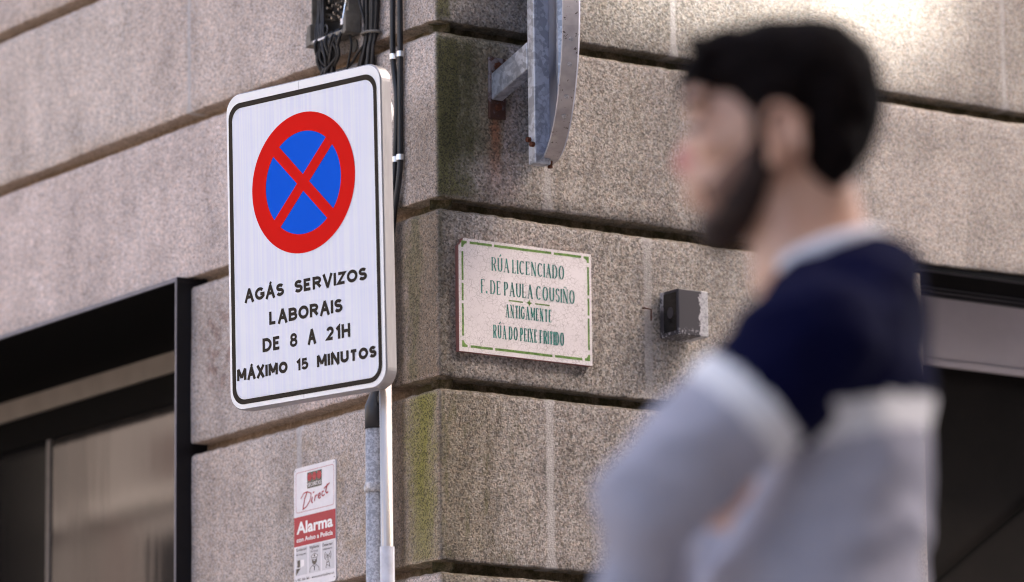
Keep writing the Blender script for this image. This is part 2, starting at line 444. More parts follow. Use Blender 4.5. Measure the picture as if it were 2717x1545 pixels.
def build_wall():
    # plan path: from far left (x=0, y large) round the corner to far right
    cols = []          # (pos xy, normal xy, s) ; s<0 left wall, s>0 right wall
    def lw(y): cols.append(((0.0, y), (-1.0, 0.0), -y))
    ys = list(np.linspace(9.0, 3.6, 10)) + list(np.arange(3.45, 2.4, -.15)) + list(np.arange(2.4, 1.052, -.02)) + list(np.arange(1.052, .014, -.0125))
    ys = sorted(set(round(float(v), 4) for v in ys) | {OPL[0], OPL[1]}, reverse=True)
    rc = .009
    for y in ys:
        if y > rc + .002: lw(y)
    for a in np.linspace(0, 90, 5):
        a = R(a); n = (-math.cos(a), -math.sin(a))
        cols.append(((rc + n[0] * rc, rc + n[1] * rc), n, 0.0 + (a - math.pi / 4) * .001))
    xs = list(np.arange(.0125, 1.36, .0125)) + list(np.arange(1.36, 2.4, .02)) + list(np.arange(2.4, 4.2, .15)) + list(np.linspace(4.2, 9, 9))
    xs = sorted(set(round(float(v), 4) for v in xs) | {OPR[0], OPR[1]})
    for x in xs:
        if x > rc + .002: cols.append(((x, 0.0), (0.0, -1.0), x))
    # vertical joints per course, in s
    joints = {2: [-2.9, -1.759, -1.063, -.30, .652, 1.638, 2.7], 3: [-2.4, -1.30, -.55, .2955, 1.05, 1.95], 4: [-.62, .5685, 1.20],
              5: [-.571, .2935, 1.0], 6: [-.8, -.2, .55], 1: [-2.2, -1.2, .3, 1.2], 0: [-1.9, -.6, .7]}
    zs = []            # (z, depth, rec, course)
    top = 6.5
    zb = [top] + G + [GROUND]
    for k in range(len(zb) - 1):
        z1, z0 = zb[k], zb[k + 1]
        ck = k - 1 + 0
        t0 = z1 - GH if k > 0 else z1
        if k > 0:
            zs += [(z1 - .0006, GD, 1, k), (z1 - GH * .5, GD, 1, k), (z1 - GH + .004, GD - .002, 1, k), (t0 + .0005, .007, .6, k)]
        zs += [(t0 - .005, .0015, 0, k), (t0 - .012, 0, 0, k)]
        nrow = 10 if -1.0 < z0 < 1.2 else 2
        for j in range(1, nrow): zs.append((t0 - .012 + (z0 + .012 - t0 + .012 - .012) * j / nrow, 0, 0, k))
        zs.append((z0 + .005, 0, 0, k)); zs.append((z0 + .0006, .002, 0, k))
    zs.sort(key=lambda q: -q[0])
    mb = MB(); nC = len(cols); idx = {}
    def blk(k, s):
        js = joints.get(k, [i * .9 + .3 * k for i in range(-10, 10)])
        return sum(1 for j in js if j < s)
    rnd = {}
    def br(k, b, q):
        key = (k, b, q)
        if key not in rnd:
            rr = random.Random(k * 977 + b * 131 + q * 17 + 5); rnd[key] = rr.random()
        return rnd[key]
    for i, ((px, py), n, s) in enumerate(cols):
        for j, (z, d, rec, k) in enumerate(zs):
            jz = 0.0; dd = d
            edge = d > 0
            if k > 0:
                near = min(abs(z - g) for g in G); near2 = min(abs(z - g + GH) for g in G)
                f = math.exp(-(min(near, near2) / .012) ** 2)
                w = mnoise.noise((s * 3.1, k * 7.7, 0 if near < near2 else 3)) * .0042 + mnoise.noise((s * 38, k * 3.3, 9 if near < near2 else 5)) * .0026
                jz = w * f
            if not edge:
                dd -= (br(k, blk(k, s), 1) - .5) * .003
                dd += mnoise.noise((s * 6, z * 6, 2.0)) * .0022 + mnoise.noise((s * 35, z * 35, 4.0)) * .0009
            elif d < .01:
                dd += mnoise.noise((s * 55, z * 9, 7.0)) * .0018
            idx[i, j] = mb.vert((px - n[0] * dd, py - n[1] * dd, z + jz))
    tint = []; recs = []
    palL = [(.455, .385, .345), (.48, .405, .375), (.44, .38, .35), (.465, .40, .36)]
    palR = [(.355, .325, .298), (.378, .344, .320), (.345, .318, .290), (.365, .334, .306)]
    for i in range(nC - 1):
        s = .5 * (cols[i][2] + cols[i + 1][2])
        for j in range(len(zs) - 1):
            zc = .5 * (zs[j][0] + zs[j + 1][0]); k = zs[j + 1][3]
            if zc < .2124 and (-OPL[1] < s < -OPL[0] or OPR[0] < s < OPR[1]): continue
            mb.face((idx[i, j], idx[i, j + 1], idx[i + 1, j + 1], idx[i + 1, j]))
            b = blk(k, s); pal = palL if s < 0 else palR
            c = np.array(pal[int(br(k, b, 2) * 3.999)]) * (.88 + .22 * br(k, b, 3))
            tint.append(c); recs.append(min(1.0, .5 * (zs[j][2] + zs[j + 1][2]) * 1.35))
    nmain = len(mb.f)
    # reveals of the two openings (soffits and jambs) in dark stone
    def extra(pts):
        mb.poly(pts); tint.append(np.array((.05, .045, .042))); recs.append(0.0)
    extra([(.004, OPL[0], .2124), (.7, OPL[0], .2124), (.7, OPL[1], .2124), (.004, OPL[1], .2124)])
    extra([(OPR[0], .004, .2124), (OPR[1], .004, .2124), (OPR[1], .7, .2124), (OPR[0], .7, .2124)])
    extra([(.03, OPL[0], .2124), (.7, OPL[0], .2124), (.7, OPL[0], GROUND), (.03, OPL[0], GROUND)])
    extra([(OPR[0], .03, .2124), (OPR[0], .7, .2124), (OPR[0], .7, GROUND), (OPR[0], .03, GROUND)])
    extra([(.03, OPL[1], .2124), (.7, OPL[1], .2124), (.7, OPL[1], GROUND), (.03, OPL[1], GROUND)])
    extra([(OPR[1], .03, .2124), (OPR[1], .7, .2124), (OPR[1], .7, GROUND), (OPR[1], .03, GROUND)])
    # far sides and flat top so that it is a closed building
    extra([(.03, 9, 6.5), (9, 9, 6.5), (9, .03, 6.5), (.03, .03, 6.5)])
    extra([(.03, 9, 6.5), (9, 9, 6.5), (9, 9, GROUND), (.03, 9, GROUND)])
    extra([(9, .03, 6.5), (9, 9, 6.5), (9, 9, GROUND), (9, .03, GROUND)])
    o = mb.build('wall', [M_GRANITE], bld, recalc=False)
    me = o.data
    # orient outwards: normals of the grid already point out; make consistent by checking one face
    a = me.attributes.new('tint', 'FLOAT_COLOR', 'FACE')
    a.data.foreach_set('color', np.array([(*c, 1) for c in tint], dtype=np.float32).ravel())
    a = me.attributes.new('rec', 'FLOAT_COLOR', 'FACE')
    a.data.foreach_set('color', np.array([(r, r, r, 1) for r in recs], dtype=np.float32).ravel())
    sm = [True] * nmain + [False] * (len(me.polygons) - nmain)
    me.polygons.foreach_set('use_smooth', sm)
    return o
wall = build_wall()

def shop_window():
    zt = .2080
    # steel surround box standing proud of the stone
    f = MB()
    yr, yl, xf, xb = 1.0495, 3.58, -.040, .62
    th = .0085
    f.box((xf, yr, zt - .011), (xb, yl, zt), 0)                     # top plate
    f.box((xf, yr, GROUND + .12), (xb, yr + th, zt - .0112), 0)         # right plate
    f.box((xf, yl - th, GROUND + .12), (xb, yl, zt - .0112), 0)         # left plate
    f.box((xf, yr + th + .0002, GROUND + .12), (xb, yl - th - .0002, GROUND + .135), 0)
    frame = f.build('window_frame', M_BLACKFRAME, bld)
    e = MB()
    e.box((xf - .0015, yr + .001, zt - .0105), (xf - .0002, yl, zt - .0005), 0)
    e.box((xf - .0015, yr + .0008, GROUND + .12), (xf - .0002, yr + th - .0008, zt - .0112), 0)
    e.build('lit_edge_strip', M_EDGE, frame)  # paler strip puts the lit front edge of the plates into the colour
    # header board, dark transom, mullion and panes
    hz0 = .142
    b = MB(); b.box((.405, yr + th + .0004, hz0), (.425, yl - th - .0004, zt - .0114)); b.build('header_board', M_BEIGE, frame)
    b = MB(); b.box((.410, yr + th + .0004, .062), (.47, yl - th - .0004, hz0 - .0004)); bevel(b.build('transom', M_SOFFIT, frame), .003)
    ym = 2.485
    b = MB(); b.box((.412, ym - .008, GROUND + .136), (.47, ym + .008, .0615)); bevel(b.build('mullion', M_MULL, frame), .002)
    g = MB(); g.box((.418, yr + th + .0006, GROUND + .136), (.430, ym - .0085, .0613)); g.build('pane', M_GLASS, frame)
    g = MB(); g.box((.418, ym + .0085, GROUND + .136), (.430, yl - th - .0006, .0613)); g.build('pane', M_DGLASS, frame)
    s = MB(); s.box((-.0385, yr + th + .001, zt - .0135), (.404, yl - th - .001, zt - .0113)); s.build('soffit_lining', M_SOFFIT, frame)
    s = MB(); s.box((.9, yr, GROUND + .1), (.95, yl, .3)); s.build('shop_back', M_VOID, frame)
shop_window()

def doorway():
    z = .2100
    x0, x1 = OPR[0] + .004, OPR[1] - .004
    f = MB(); f.box((x0, .012, z - .012), (x1, .034, z)); f.box((x0, .034, z - .03), (x0 + .03, .20, z)) if False else None
    fr = f.build('door_frame', M_BLACKFRAME, bld)
    s = MB(); s.box((x0, .0345, z - .004), (x1, .19, z - .0005)); s.build('door_soffit', M_SOFFIT, fr)
    r = MB()
    for k in range(4):
        r.box((x0, .192 + k * .022, z - .006 - .0035 * (k % 2)), (x1, .212 + k * .022, z - .0005))
    r.build('ribbed_track', M_BLACKFRAME, fr)
    p = MB(); p.box((x0, .285, .0520), (x1, .300, z - .0005)); bevel(p.build('fascia', M_FASCIA, fr), .002)
    p = MB(); p.box((x0, .2795, .034), (x1, .302, .0512)); bevel(p.build('fascia_lip', M_FASCIA, fr), .004, 3)
    d = MB(); d.box((x0, .345, GROUND + .01), (x1, .37, z - .0005)); d.build('shutter', M_DOORDARK, fr)
    # slanting handrail bar low in the dark doorway
    P0 = on_right(2340 * 1.0613, 1456 * 1.0613, .335); P1 = on_right(2600 * 1.0613, 1235 * 1.0613, .335)
    t = MB(); t.tube([P0 - (P1 - P0) * .6, P1 + (P1 - P0) * .4], .0042, 8); t.build('slanting_bar', M_VOID, fr)
doorway()

# ================================================================ flat lettering tools
def arc(cx, cy, rx, ry, a, b, n=14):
    return [(cx + rx * math.cos(R(a + (b - a) * i / n)), cy + ry * math.sin(R(a + (b - a) * i / n))) for i in range(n + 1)]
# glyph: (width, [(weight, polyline, closed)], [serif feet])   weight k = thick, n = thin
K, N_ = 'k', 'n'
GLY = {
 'A': (.86, [(N_, [(0, 0), (.5, 1)]), (K, [(.5, 1), (1, 0)]), (N_, [(.19, .34), (.81, .34)])], [(0, 0), (1, 0)]),
 'B': (.72, [(K, [(0, 0), (0, 1)]), (N_, [(0, 1), (.5, 1)] + arc(.5, .76, .42, .24, 90, -90) + [(0, .52)]), (N_, [(0, .52), (.52, .52)] + arc(.52, .26, .48, .26, 90, -90) + [(0, 0)])], []),
 'C': (.84, [(K, arc(.52, .5, .52, .5, 48, 312, 22))], []),
 'D': (.80, [(K, [(0, 0), (0, 1)]), (N_, [(0, 1), (.35, 1)] + arc(.35, .5, .65, .5, 90, -90, 18) + [(0, 0)])], []),
 'E': (.62, [(K, [(0, 0), (0, 1)]), (N_, [(0, 1), (1, 1)]), (N_, [(0, .52), (.82, .52)]), (N_, [(0, 0), (1, 0)])], []),
 'F': (.60, [(K, [(0, 0), (0, 1)]), (N_, [(0, 1), (1, 1)]), (N_, [(0, .52), (.80, .52)])], [(0, 0)]),
 'G': (.86, [(K, arc(.52, .5, .52, .5, 45, 325, 22) + [(1.0, .26), (1.0, .46), (.58, .46)])], []),
 'H': (.76, [(K, [(0, 0), (0, 1)]), (K, [(1, 0), (1, 1)]), (N_, [(0, .5), (1, .5)])], [(0, 0), (0, 1), (1, 0), (1, 1)]),
 'I': (.0, [(K, [(.5, 0), (.5, 1)])], [(.5, 0), (.5, 1)]),
 'L': (.58, [(K, [(0, 0), (0, 1)]), (N_, [(0, 0), (1, 0)])], [(0, 1)]),
 'M': (.98, [(N_, [(0, 0), (0, 1)]), (K, [(0, 1), (.5, .22)]), (N_, [(.5, .22), (1, 1)]), (K, [(1, 1), (1, 0)])], [(0, 0), (1, 0), (0, 1), (1, 1)]),
 'N': (.80, [(N_, [(0, 0), (0, 1)]), (K, [(0, 1), (1, 0)]), (N_, [(1, 0), (1, 1)])], [(0, 0), (0, 1), (1, 1)]),
 'O': (.90, [(K, arc(.5, .5, .5, .5, 90, 450, 28))], []),
 'P': (.60, [(K, [(0, 0), (0, 1)]), (N_, [(0, 1), (.5, 1)] + arc(.5, .74, .5, .26, 90, -90) + [(0, .48)])], [(0, 0)]),
 'R': (.74, [(K, [(0, 0), (0, 1)]), (N_, [(0, 1), (.48, 1)] + arc(.48, .75, .46, .25, 90, -90) + [(0, .5)]), (K, [(.45, .5), (1, 0)])], [(0, 0), (1, 0)]),
 'S': (.66, [(K, arc(.5, .755, .46, .245, 25, 270, 14) + arc(.5, .255, .5, .255, 90, -155, 14)[1:])], []),
 'T': (.72, [(K, [(.5, 0), (.5, 1)]), (N_, [(0, 1), (1, 1)])], [(.5, 0)]),
 'U': (.76, [(K, [(0, 1), (0, .34)] + arc(.5, .34, .5, .34, 180, 360, 14) + [(1, 1)])], [(0, 1), (1, 1)]),
 'V': (.84, [(K, [(0, 1), (.5, 0)]), (N_, [(.5, 0), (1, 1)])], [(0, 1), (1, 1)]),
 'X': (.80, [(K, [(0, 1), (1, 0)]), (N_, [(0, 0), (1, 1)])], [(0, 0), (1, 0), (0, 1), (1, 1)]),
 'Z': (.70, [(N_, [(0, 1), (1, 1), (0, 0), (1, 0)])], []),
 '1': (.34, [(K, [(0, .76), (1, 1), (1, 0)])], []),
 '2': (.66, [(K, arc(.5, .71, .47, .29, 165, -35, 14) + [(.0, 0), (1, 0)])], []),
 '5': (.66, [(K, [(.92, 1), (.16, 1), (.07, .52), (.22, .60)] + arc(.47, .31, .53, .31, 95, -155, 16))], []),
 '8': (.68, [(K, arc(.5, .765, .42, .235, -90, 270, 20)), (K, arc(.5, .265, .5, .265, 90, 450, 22))], []),
 '.': (.0, [(K, [(.5, 0), (.5, .14)])], []),
}
ACC = {'Á': ('A', 'ac'), 'Ú': ('U', 'ac'), 'Ñ': ('N', 'ti')}

def ribbon(mb, pts, w, fr, d, m=0, w2=None):
    P = [Vector(p) for p in pts]
    P = [p for i_, p in enumerate(P) if i_ == 0 or (p - P[i_ - 1]).length > 1e-7]
    closed = (P[0] - P[-1]).length < 1e-6 and len(P) > 3
    if closed: P = P[:-1]
    n = len(P); L, Rr = [], []
    for i in range(n):
        a = P[i - 1] if (i > 0 or closed) else None
        b = P[(i + 1) % n] if (i < n - 1 or closed) else None
        d1 = (P[i] - a).normalized() if a is not None else None
        d2 = (b - P[i]).normalized() if b is not None else None
        if d1 is None: d1 = d2
        if d2 is None: d2 = d1
        n1 = Vector((-d1.y, d1.x)); n2 = Vector((-d2.y, d2.x))
        mm = n1 + n2
        if mm.length < 1e-4: mm = n1
        mm.normalize(); sc = 1 / max(.45, mm.dot(n1))
        w_i = w if w2 is None else w2 + (w - w2) * abs(mm.x) ** 1.6
        L.append(mb.vert(fr(*(P[i] + mm * w_i / 2 * sc), d))); Rr.append(mb.vert(fr(*(P[i] - mm * w_i / 2 * sc), d)))
    for i in range(n if closed else n - 1):
        j = (i + 1) % n
        mb.face((L[i], Rr[i], Rr[j], L[j]), m)

def stroke_text(mb, txt, x0, x1, y0, h, fr, d, wk, wn, gap=.20, space=.55, serif=0.0, m=0):
    lay = []; x = 0.0
    for ch in txt:
        if ch == ' ': x += space; continue
        g, acc = ACC.get(ch, (ch, None)); W = GLY[g][0] + wk / h * 1.0
        lay.append((g, acc, x, W)); x += W + gap
    tot = x - gap; sx = (x1 - x0) / tot; dz = 0
    for g, acc, gx, W in lay:
        gw, strokes, feet = GLY[g]
        X0 = x0 + gx * sx + wk / 2; X1 = x0 + (gx + W) * sx - wk / 2
        if gw == 0: X0 = X1 = .5 * (X0 + X1)
        T = lambda p: (X0 + (X1 - X0) * p[0], y0 + wk * .0 + (h) * p[1])
        for (kw, pl) in strokes:
            w = wk if kw == K else wn
            straight = len(pl) == 2 and abs(pl[0][1] - pl[1][1]) > .5
            ins = 0 if straight else (wn * .4 if (serif and len(pl) > 6) else w / 2)
            pts = [(T(p)[0], y0 + ins + (h - 2 * ins) * p[1]) for p in pl]
            if not straight:
                for e_, nb in ((0, 1), (-1, -2)):        # upright stroke ends reach the full height
                    if abs(pl[e_][0] - pl[nb][0]) < .05 and pl[e_][1] in (0, 1):
                        pts[e_] = (pts[e_][0], y0 + h * pl[e_][1])
            if len(pl) == 2 and abs(pl[0][0] - pl[1][0]) > .3 and abs(pl[0][1] - pl[1][1]) > .8:
                ax_, ay_ = pts[0]; bx_, by_ = pts[1]; L_ = math.hypot(bx_ - ax_, by_ - ay_); e_ = w * .22 / L_
                pts = [(ax_ - (bx_ - ax_) * e_, ay_ - (by_ - ay_) * e_), (bx_ + (bx_ - ax_) * e_, by_ + (by_ - ay_) * e_)]
            if serif and len(pl) > 6: ribbon(mb, pts, wk, fr, d + dz, m, wn * .8)
            else: ribbon(mb, pts, w, fr, d + dz, m)
            dz += .00001
        if serif:
            for p in feet:
                q = T(p); s2 = serif
                yy = q[1] + (wn / 2 if p[1] < .5 else -wn / 2)
                ribbon(mb, [(q[0] - s2, yy), (q[0] + s2, yy)], wn, fr, d + dz, m); dz += .00001
            if g in 'BDEPR' or g == 'L' or g == 'F':
                for yy in ((y0 + wn / 2), (y0 + h - wn / 2)):
                    ribbon(mb, [(X0 - serif, yy), (X0 + serif * .6, yy)], wn, fr, d + dz, m); dz += .00001
            if g in 'EFTLZ':
                ends = {'E': [(1, 1, -1), (1, 0, 1)], 'F': [(1, 1, -1)], 'T': [(0, 1, -1), (1, 1, -1)], 'L': [(1, 0, 1)], 'Z': []}[g]
                for (ex, ey, dr) in ends:
                    q = T((ex, ey)); ribbon(mb, [(q[0], q[1]), (q[0], q[1] + dr * h * .17)], wn, fr, d + dz, m); dz += .00001
            if g == 'C' or g == 'S' or g == 'G':
                q = T(strokes[0][1][0]); ribbon(mb, [(q[0], q[1] - h * .06), (q[0] + wn * .3, q[1] + h * .10)], wn * 1.2, fr, d + dz, m); dz += .00001
        if acc == 'ac':
            q = T((.5, 1)); ribbon(mb, [(q[0] - h * .03, q[1] + h * .09), (q[0] + h * .10, q[1] + h * .27)], wk * .8, fr, d + dz, m)
        if acc == 'ti':
            q = T((.5, 1)); ribbon(mb, [(q[0] - h * .13 + h * .26 * i / 8, q[1] + h * .13 + h * .035 * math.sin(i / 8 * 2 * math.pi)) for i in range(9)], wk * .5, fr, d + dz, m)

def font_text(mb, txt, x0, x1, y0, h, fr, d, m=0, bold=0.0, shear=0.0):
    """text set in Blender's built-in font, fitted to a box; h = cap height"""
    cu = bpy.data.curves.new('text', 'FONT'); cu.body = txt; cu.size = 1.0; cu.offset = bold; cu.shear = shear; cu.resolution_u = 4
    o = bpy.data.objects.new('text', cu); COL.objects.link(o)
    dg = bpy.context.evaluated_depsgraph_get(); dg.update()
    me = bpy.data.meshes.new_from_object(o.evaluated_get(dg))
    xs = [v.co.x for v in me.vertices]
    a, b = min(xs), max(xs); s = (x1 - x0) / (b - a); sy = h / .73
    base = len(mb.v)
    for v in me.vertices: mb.vert(fr(x0 + (v.co.x - a) * s, y0 + v.co.y * sy, d))
    for p in me.polygons: mb.face([base + i for i in p.vertices], m)
    bpy.data.objects.remove(o); bpy.data.curves.remove(cu); bpy.data.meshes.remove(me)

def rrect(x0, y0, x1, y1, r, n=7):
    P = []
    for (cx, cy, a) in ((x1 - r, y1 - r, 0), (x0 + r, y1 - r, 90), (x0 + r, y0 + r, 180), (x1 - r, y0 + r, 270)):
        P += [(cx + r * math.cos(R(a + 90 * i / n)), cy + r * math.sin(R(a + 90 * i / n))) for i in range(n + 1)]
    return P
def ring(mb, outer, inner, fr, d, m=0):
    a = [mb.vert(fr(x, y, d)) for x, y in outer]; b = [mb.vert(fr(x, y, d)) for x, y in inner]
    for j in range(len(a)):
        k = (j + 1) % len(a); mb.face((a[j], a[k], b[k], b[j]), m)

# ================================================================ NO-STOPPING SIGN ON ITS POLE
def no_stopping_sign():
    sr = np.array([0.23703, -0.97150, -0.00177]); su = np.array([-0.02281, -0.00738, 0.99971]); sn = np.array([-0.97124, -0.23692, -0.02391])
    so_ = np.array([-0.53826, -0.31047, 0.00288]); w, h = .44984, .67476
    c0 = so_ - sr * w / 2 - su * h / 2                     # lower left corner of the face
    fr = lambda x, y, d: c0 + sr * x + su * y + sn * d
    p1 = np.array([-.43681, -.47356, -.38198]); p2 = np.array([-.40492, -.42294, -.68329])
    base = p1 + (p2 - p1) * ((GROUND - p1[2]) / (p2[2] - p1[2]))
    pole_x = .4080
    # a near plumb pole right behind the panel's right edge
    q1 = c0 + sr * pole_x + su * (-.05) - sn * .052
    pb = np.array([q1[0] + .004, q1[1] + .006, GROUND])
    t = thing('no_stopping_sign', 'white rectangular no-stopping traffic sign with red and blue disc on a thin steel pole', 'traffic sign', tuple(pb))
    P = rrect(0, 0, w, h, .040, 9)
    pn = MB()
    outer = P; n = len(P)
    I1 = rrect(.0025, .0025, w - .0025, h - .0025, .038, 9); I2 = rrect(.0012, .0012, w - .0012, h - .0012, .039, 9)
    rows = [(P, -.030), (P, -.0025), (I1, 0.0)]
    vs = [[pn.vert(fr(x, y, d)) for x, y in pts] for pts, d in rows]
    for k in range(2):
        for j in range(n): pn.face((vs[k][j], vs[k][(j + 1) % n], vs[k + 1][(j + 1) % n], vs[k + 1][j]), 1)
    pn.face(vs[2], 0)
    bk = [pn.vert(fr(x, y, -.0035)) for x, y in I1]
    pn.face(bk[::-1], 1)
    lip = [pn.vert(fr(x, y, -.030)) for x, y in rrect(.012, .012, w - .012, h - .012, .03, 9)]
    for j in range(n): pn.face((vs[0][(j + 1) % n], vs[0][j], lip[j], lip[(j + 1) % n]), 1)
    panel = pn.build('sign_panel', [M_SIGNRIM, M_ALU], t, recalc=False)
    k = .4498 / .4927
    f = MB(); f.poly([fr(x, y, .0006) for x, y in rrect(.0195, .0225, w - .0175, h - .0325, .030, 9)], 0)
    f.build('white_field', M_SIGNWHITE, panel, recalc=False)
    b = MB(); ring(b, rrect(.0092, .0118, w - .0118, h - .0210, .034, 9), rrect(.0200, .0218, w - .0212, h - .0322, .026, 9), fr, .0009)
    b.build('border_line', M_SIGNBLACK, panel, recalc=False)
    cx, cy, ro, ri = .2250, .4552, .1485, .1085
    blue = MB(); blue.poly([fr(cx + (ri + .004) * math.cos(R(a)), cy + (ri + .004) * math.sin(R(a)), .0011) for a in range(0, 360, 6)])
    blue.build('blue_disc', M_SIGNBLUE, panel, recalc=False)
    rd = MB()
    C_ = lambda r: [(cx + r * math.cos(R(a)), cy + r * math.sin(R(a))) for a in range(0, 360, 4)]
    ring(rd, C_(ro), C_(ri), fr, .0014)
    for a, dz in ((45, .00155), (-45, .0017)):
        ca, sa = math.cos(R(a)), math.sin(R(a)); L = ri + .004; hw = .0125
        rd.poly([fr(cx + ca * u - sa * v, cy + sa * u + ca * v, dz) for u, v in ((-L, -hw), (L, -hw), (L, hw), (-L, hw))])
    rd.build('red_ring_and_cross', M_SIGNRED, panel, recalc=False)
    S = k; sw = .0070
    def line(parts, y, hh, gap):
        tx = MB()
        for (s, a, b) in parts:
            tx = MB(); stroke_text(tx, s, a * S, b * S, y, hh, fr, .0010, sw * (.86 if s in '158' else 1), sw * (.84 if s in '158' else .96), gap, .5)
            tx.build('lettering', M_SIGNBLACK, panel, recalc=False)
    line([('AGÁS', .0531, .1797), ('SERVIZOS', .2125, .4394)], .2258, .0266, .11)
    line([('LABORAIS', .1311, .3621)], .1690, .0278, .12)
    line([('DE', .1085, .1660), ('8', .1956, .2191), ('A', .2511, .2784), ('21H', .3094, .3845)], .1140, .0290, .15)
    line([('MÁXIMO', .0254, .1869), ('15', .2133, .2521), ('MINUTOS', .2790, .4639)], .0628, .0243, .12)
    for yy0, yy1 in ((.0028, .0116), (h - .0208, h - .0028)):
        sm = MB(); sm.box((.215, yy0, .0002), (.2156, yy1, .0004), 0, fr); sm.build('rim_seam', M_ALU, panel)
    # pole
    pm = MB()
    tp = c0 + sr * pole_x + su * .64 - sn * .050
    bt = np.array([pb[0], pb[1], GROUND])
    zs = -.655; sl_p = bt + (tp - bt) * ((zs - bt[2]) / (tp[2] - bt[2]))
    pm.tube([bt, tp], .0128, 20)
    pole = pm.build('pole', M_STEEL, t, smooth=True)
    s = MB(); s.tube([bt, sl_p], .0150, 20); s.build('pole_sleeve', M_SLEEVE, pole)
    for yy in (.545, .13):
        c = MB()
        pc = c0 + sr * pole_x + su * yy - sn * .050
        c.tube([pc - su * .016, pc + su * .016], .0155, 18)
        c.box((pole_x - .026, yy - .015, -.036), (pole_x + .026, yy + .015, -.0045), 0, fr)
        c.build('pole_clamp', M_ALU, t, smooth=False)
    r = MB(); pc = c0 + sr * .392 + su * .580 - sn * .036
    rp = [(.039 * math.cos(R(a)), .039 * math.sin(R(a))) for a in range(0, 360, 12)]
    r.prism([(.392 + x, .580 + y) for x, y in rp], -.060, -.034, fr)
    bevel(r.build('round_mount_plate', M_SIGNRIM, t), .004, 3)
no_stopping_sign()

# ================================================================ STREET NAME PLAQUE
def plaque():
    x0, x1, z0, z1 = .0447, .4014, -.1307, .1225
    fr = lambda x, z, d: np.array([x, -.014 - d, z])
    t = thing('street_name_plaque', 'crackled white ceramic street name plaque with green border and teal lettering', 'street plaque', (.223, 0, z0))
    p = MB()
    poly = [(x0, z0), (x1, z0), (x1, z1), (.0570, z1), (.0555, .1165), (.0540, .1130), (.0500, .1105), (.0475, .1070), (x0, .1050)]
    p.prism(poly, 0, -.0165, fr, 1)
    p.poly([fr(x, z, .0004) for x, z in [(x0 + .0002, z0), (x1, z0), (x1, z1), (.0572, z1), (.0558, .1165), (.0543, .1130), (.0503, .1105), (.0478, .1068), (x0 + .0002, .1050)]], 0)
    slab = p.build('tile_slab', [M_PLAQUE, M_TERRACOTTA], t, recalc=False)
    b = MB(); d = .0006
    def bar(ax, az, bx, bz, w=.0056):
        j = lambda: random.uniform(-.0004, .0004)
        ribbon(b, [(ax + (bx - ax) * i / 6, az + (bz - az) * i / 6 + j()) for i in range(7)] if abs(bx - ax) > abs(bz - az) else [(ax + (bx - ax) * i / 6 + j(), az + (bz - az) * i / 6) for i in range(7)], w, fr, d)
    T, B, L, Rr = .1137, -.1180, .0550, .3925
    for zz in (T, B):
        bar(.0745, zz, .1335, zz); bar(.1395, zz, .2930, zz); bar(.3000, zz, .3740, zz)
    for xx in (L, Rr):
        bar(xx, .0925, xx, .0280, .005); bar(xx, .0215, xx, -.0175, .005); bar(xx, -.0240, xx, -.0960, .005)
    for (cx, cz, sx, sz) in ((L, T, 1, -1), (Rr, T, -1, -1), (L, B, 1, 1), (Rr, B, -1, 1)):
        ox, oz = cx - sx * .0027, cz - sz * .0027; a = .0145; e = .0052
        pts = [(0, 0), (a, 0), (a, e)] + [(a - (a - e) * math.sin(R(q)), e + (a - e) * (1 - math.cos(R(q)))) for q in (30, 60)] + [(e, a), (0, a)]
        b.poly([fr(ox + sx * u, oz + sz * v, d) for u, v in pts])
    b.build('border', M_GREEN, slab, recalc=False)
    q = MB(); cx, cz = .2320, -.0055
    ribbon(q, [(.1772, cz), (.2150, cz)], .0030, fr, d); ribbon(q, [(.2480, cz), (.2871, cz)], .0030, fr, d)
    q.poly([fr(cx + u, cz + v, d) for u, v in ((-.0072, 0), (-.0025, .0025), (0, .0072), (.0025, .0025), (.0072, 0), (.0025, -.0025), (0, -.0072), (-.0025, -.0025))])
    q.build('divider', M_GREEN, slab, recalc=False)
    def line(s, a, bb, z, h, sp=.40):
        x = MB(); stroke_text(x, s, a, bb, z, h, fr, d, h * .115, h * .050, .24, sp, serif=h * .070); x.build('lettering', M_TEAL, slab, recalc=False)
    line('RÚA LICENCIADO', .1323, .3270, .0570, .0306, .34)
    line('F. DE PAULA COUSIÑO', .1037, .3549, .0045, .0308, .36)
    line('ANTIGAMENTE', .1680, .2918, -.0435, .0285)
    line('RÚA DO PEIXE FRITIDO', .1349, .3247, -.0930, .0295, .34)
plaque()

# ================================================================ SMALL DARK WALL LAMP
def wall_lamp():
    x0, x1, z0, z1 = .603, .7465, -.0305, .0768
    x1f, yf = .7005, -.060
    t = thing('wall_lamp', 'small dark cube wall lamp with paint peeling to bare grey metal', 'wall lamp', (.67, 0, z0))
    x0 = .5965; x1 = .6800
    b = MB(); b.box((x0, -.0760, -.0490), (x1, -.004, .0560)); body = bevel(b.build('lamp_body', M_LAMPBOX, t), .0025, 2)
    g = MB(); g.box((x0 - .0008, -.0680, -.0390), (x0 - .0001, -.0210, .0490)); g.build('lens', M_LENS, body)
    l = MB(); l.prism([(-.046 + .011 * math.cos(R(a)), .004 + .013 * math.sin(R(a))) for a in range(0, 360, 15)], 0, .0006, lambda u, v, d: np.array([x0 - .0009 - d, u, v]))
    l.build('lamp_disc', M_LAMPBOX, body)
    p = MB(); p.box((x0 + .012, -.0045, z0 + .004), (x1 - .012, .004, z1 - .03)); p.build('back_plate', M_BLACKFRAME, t)
wall_lamp()
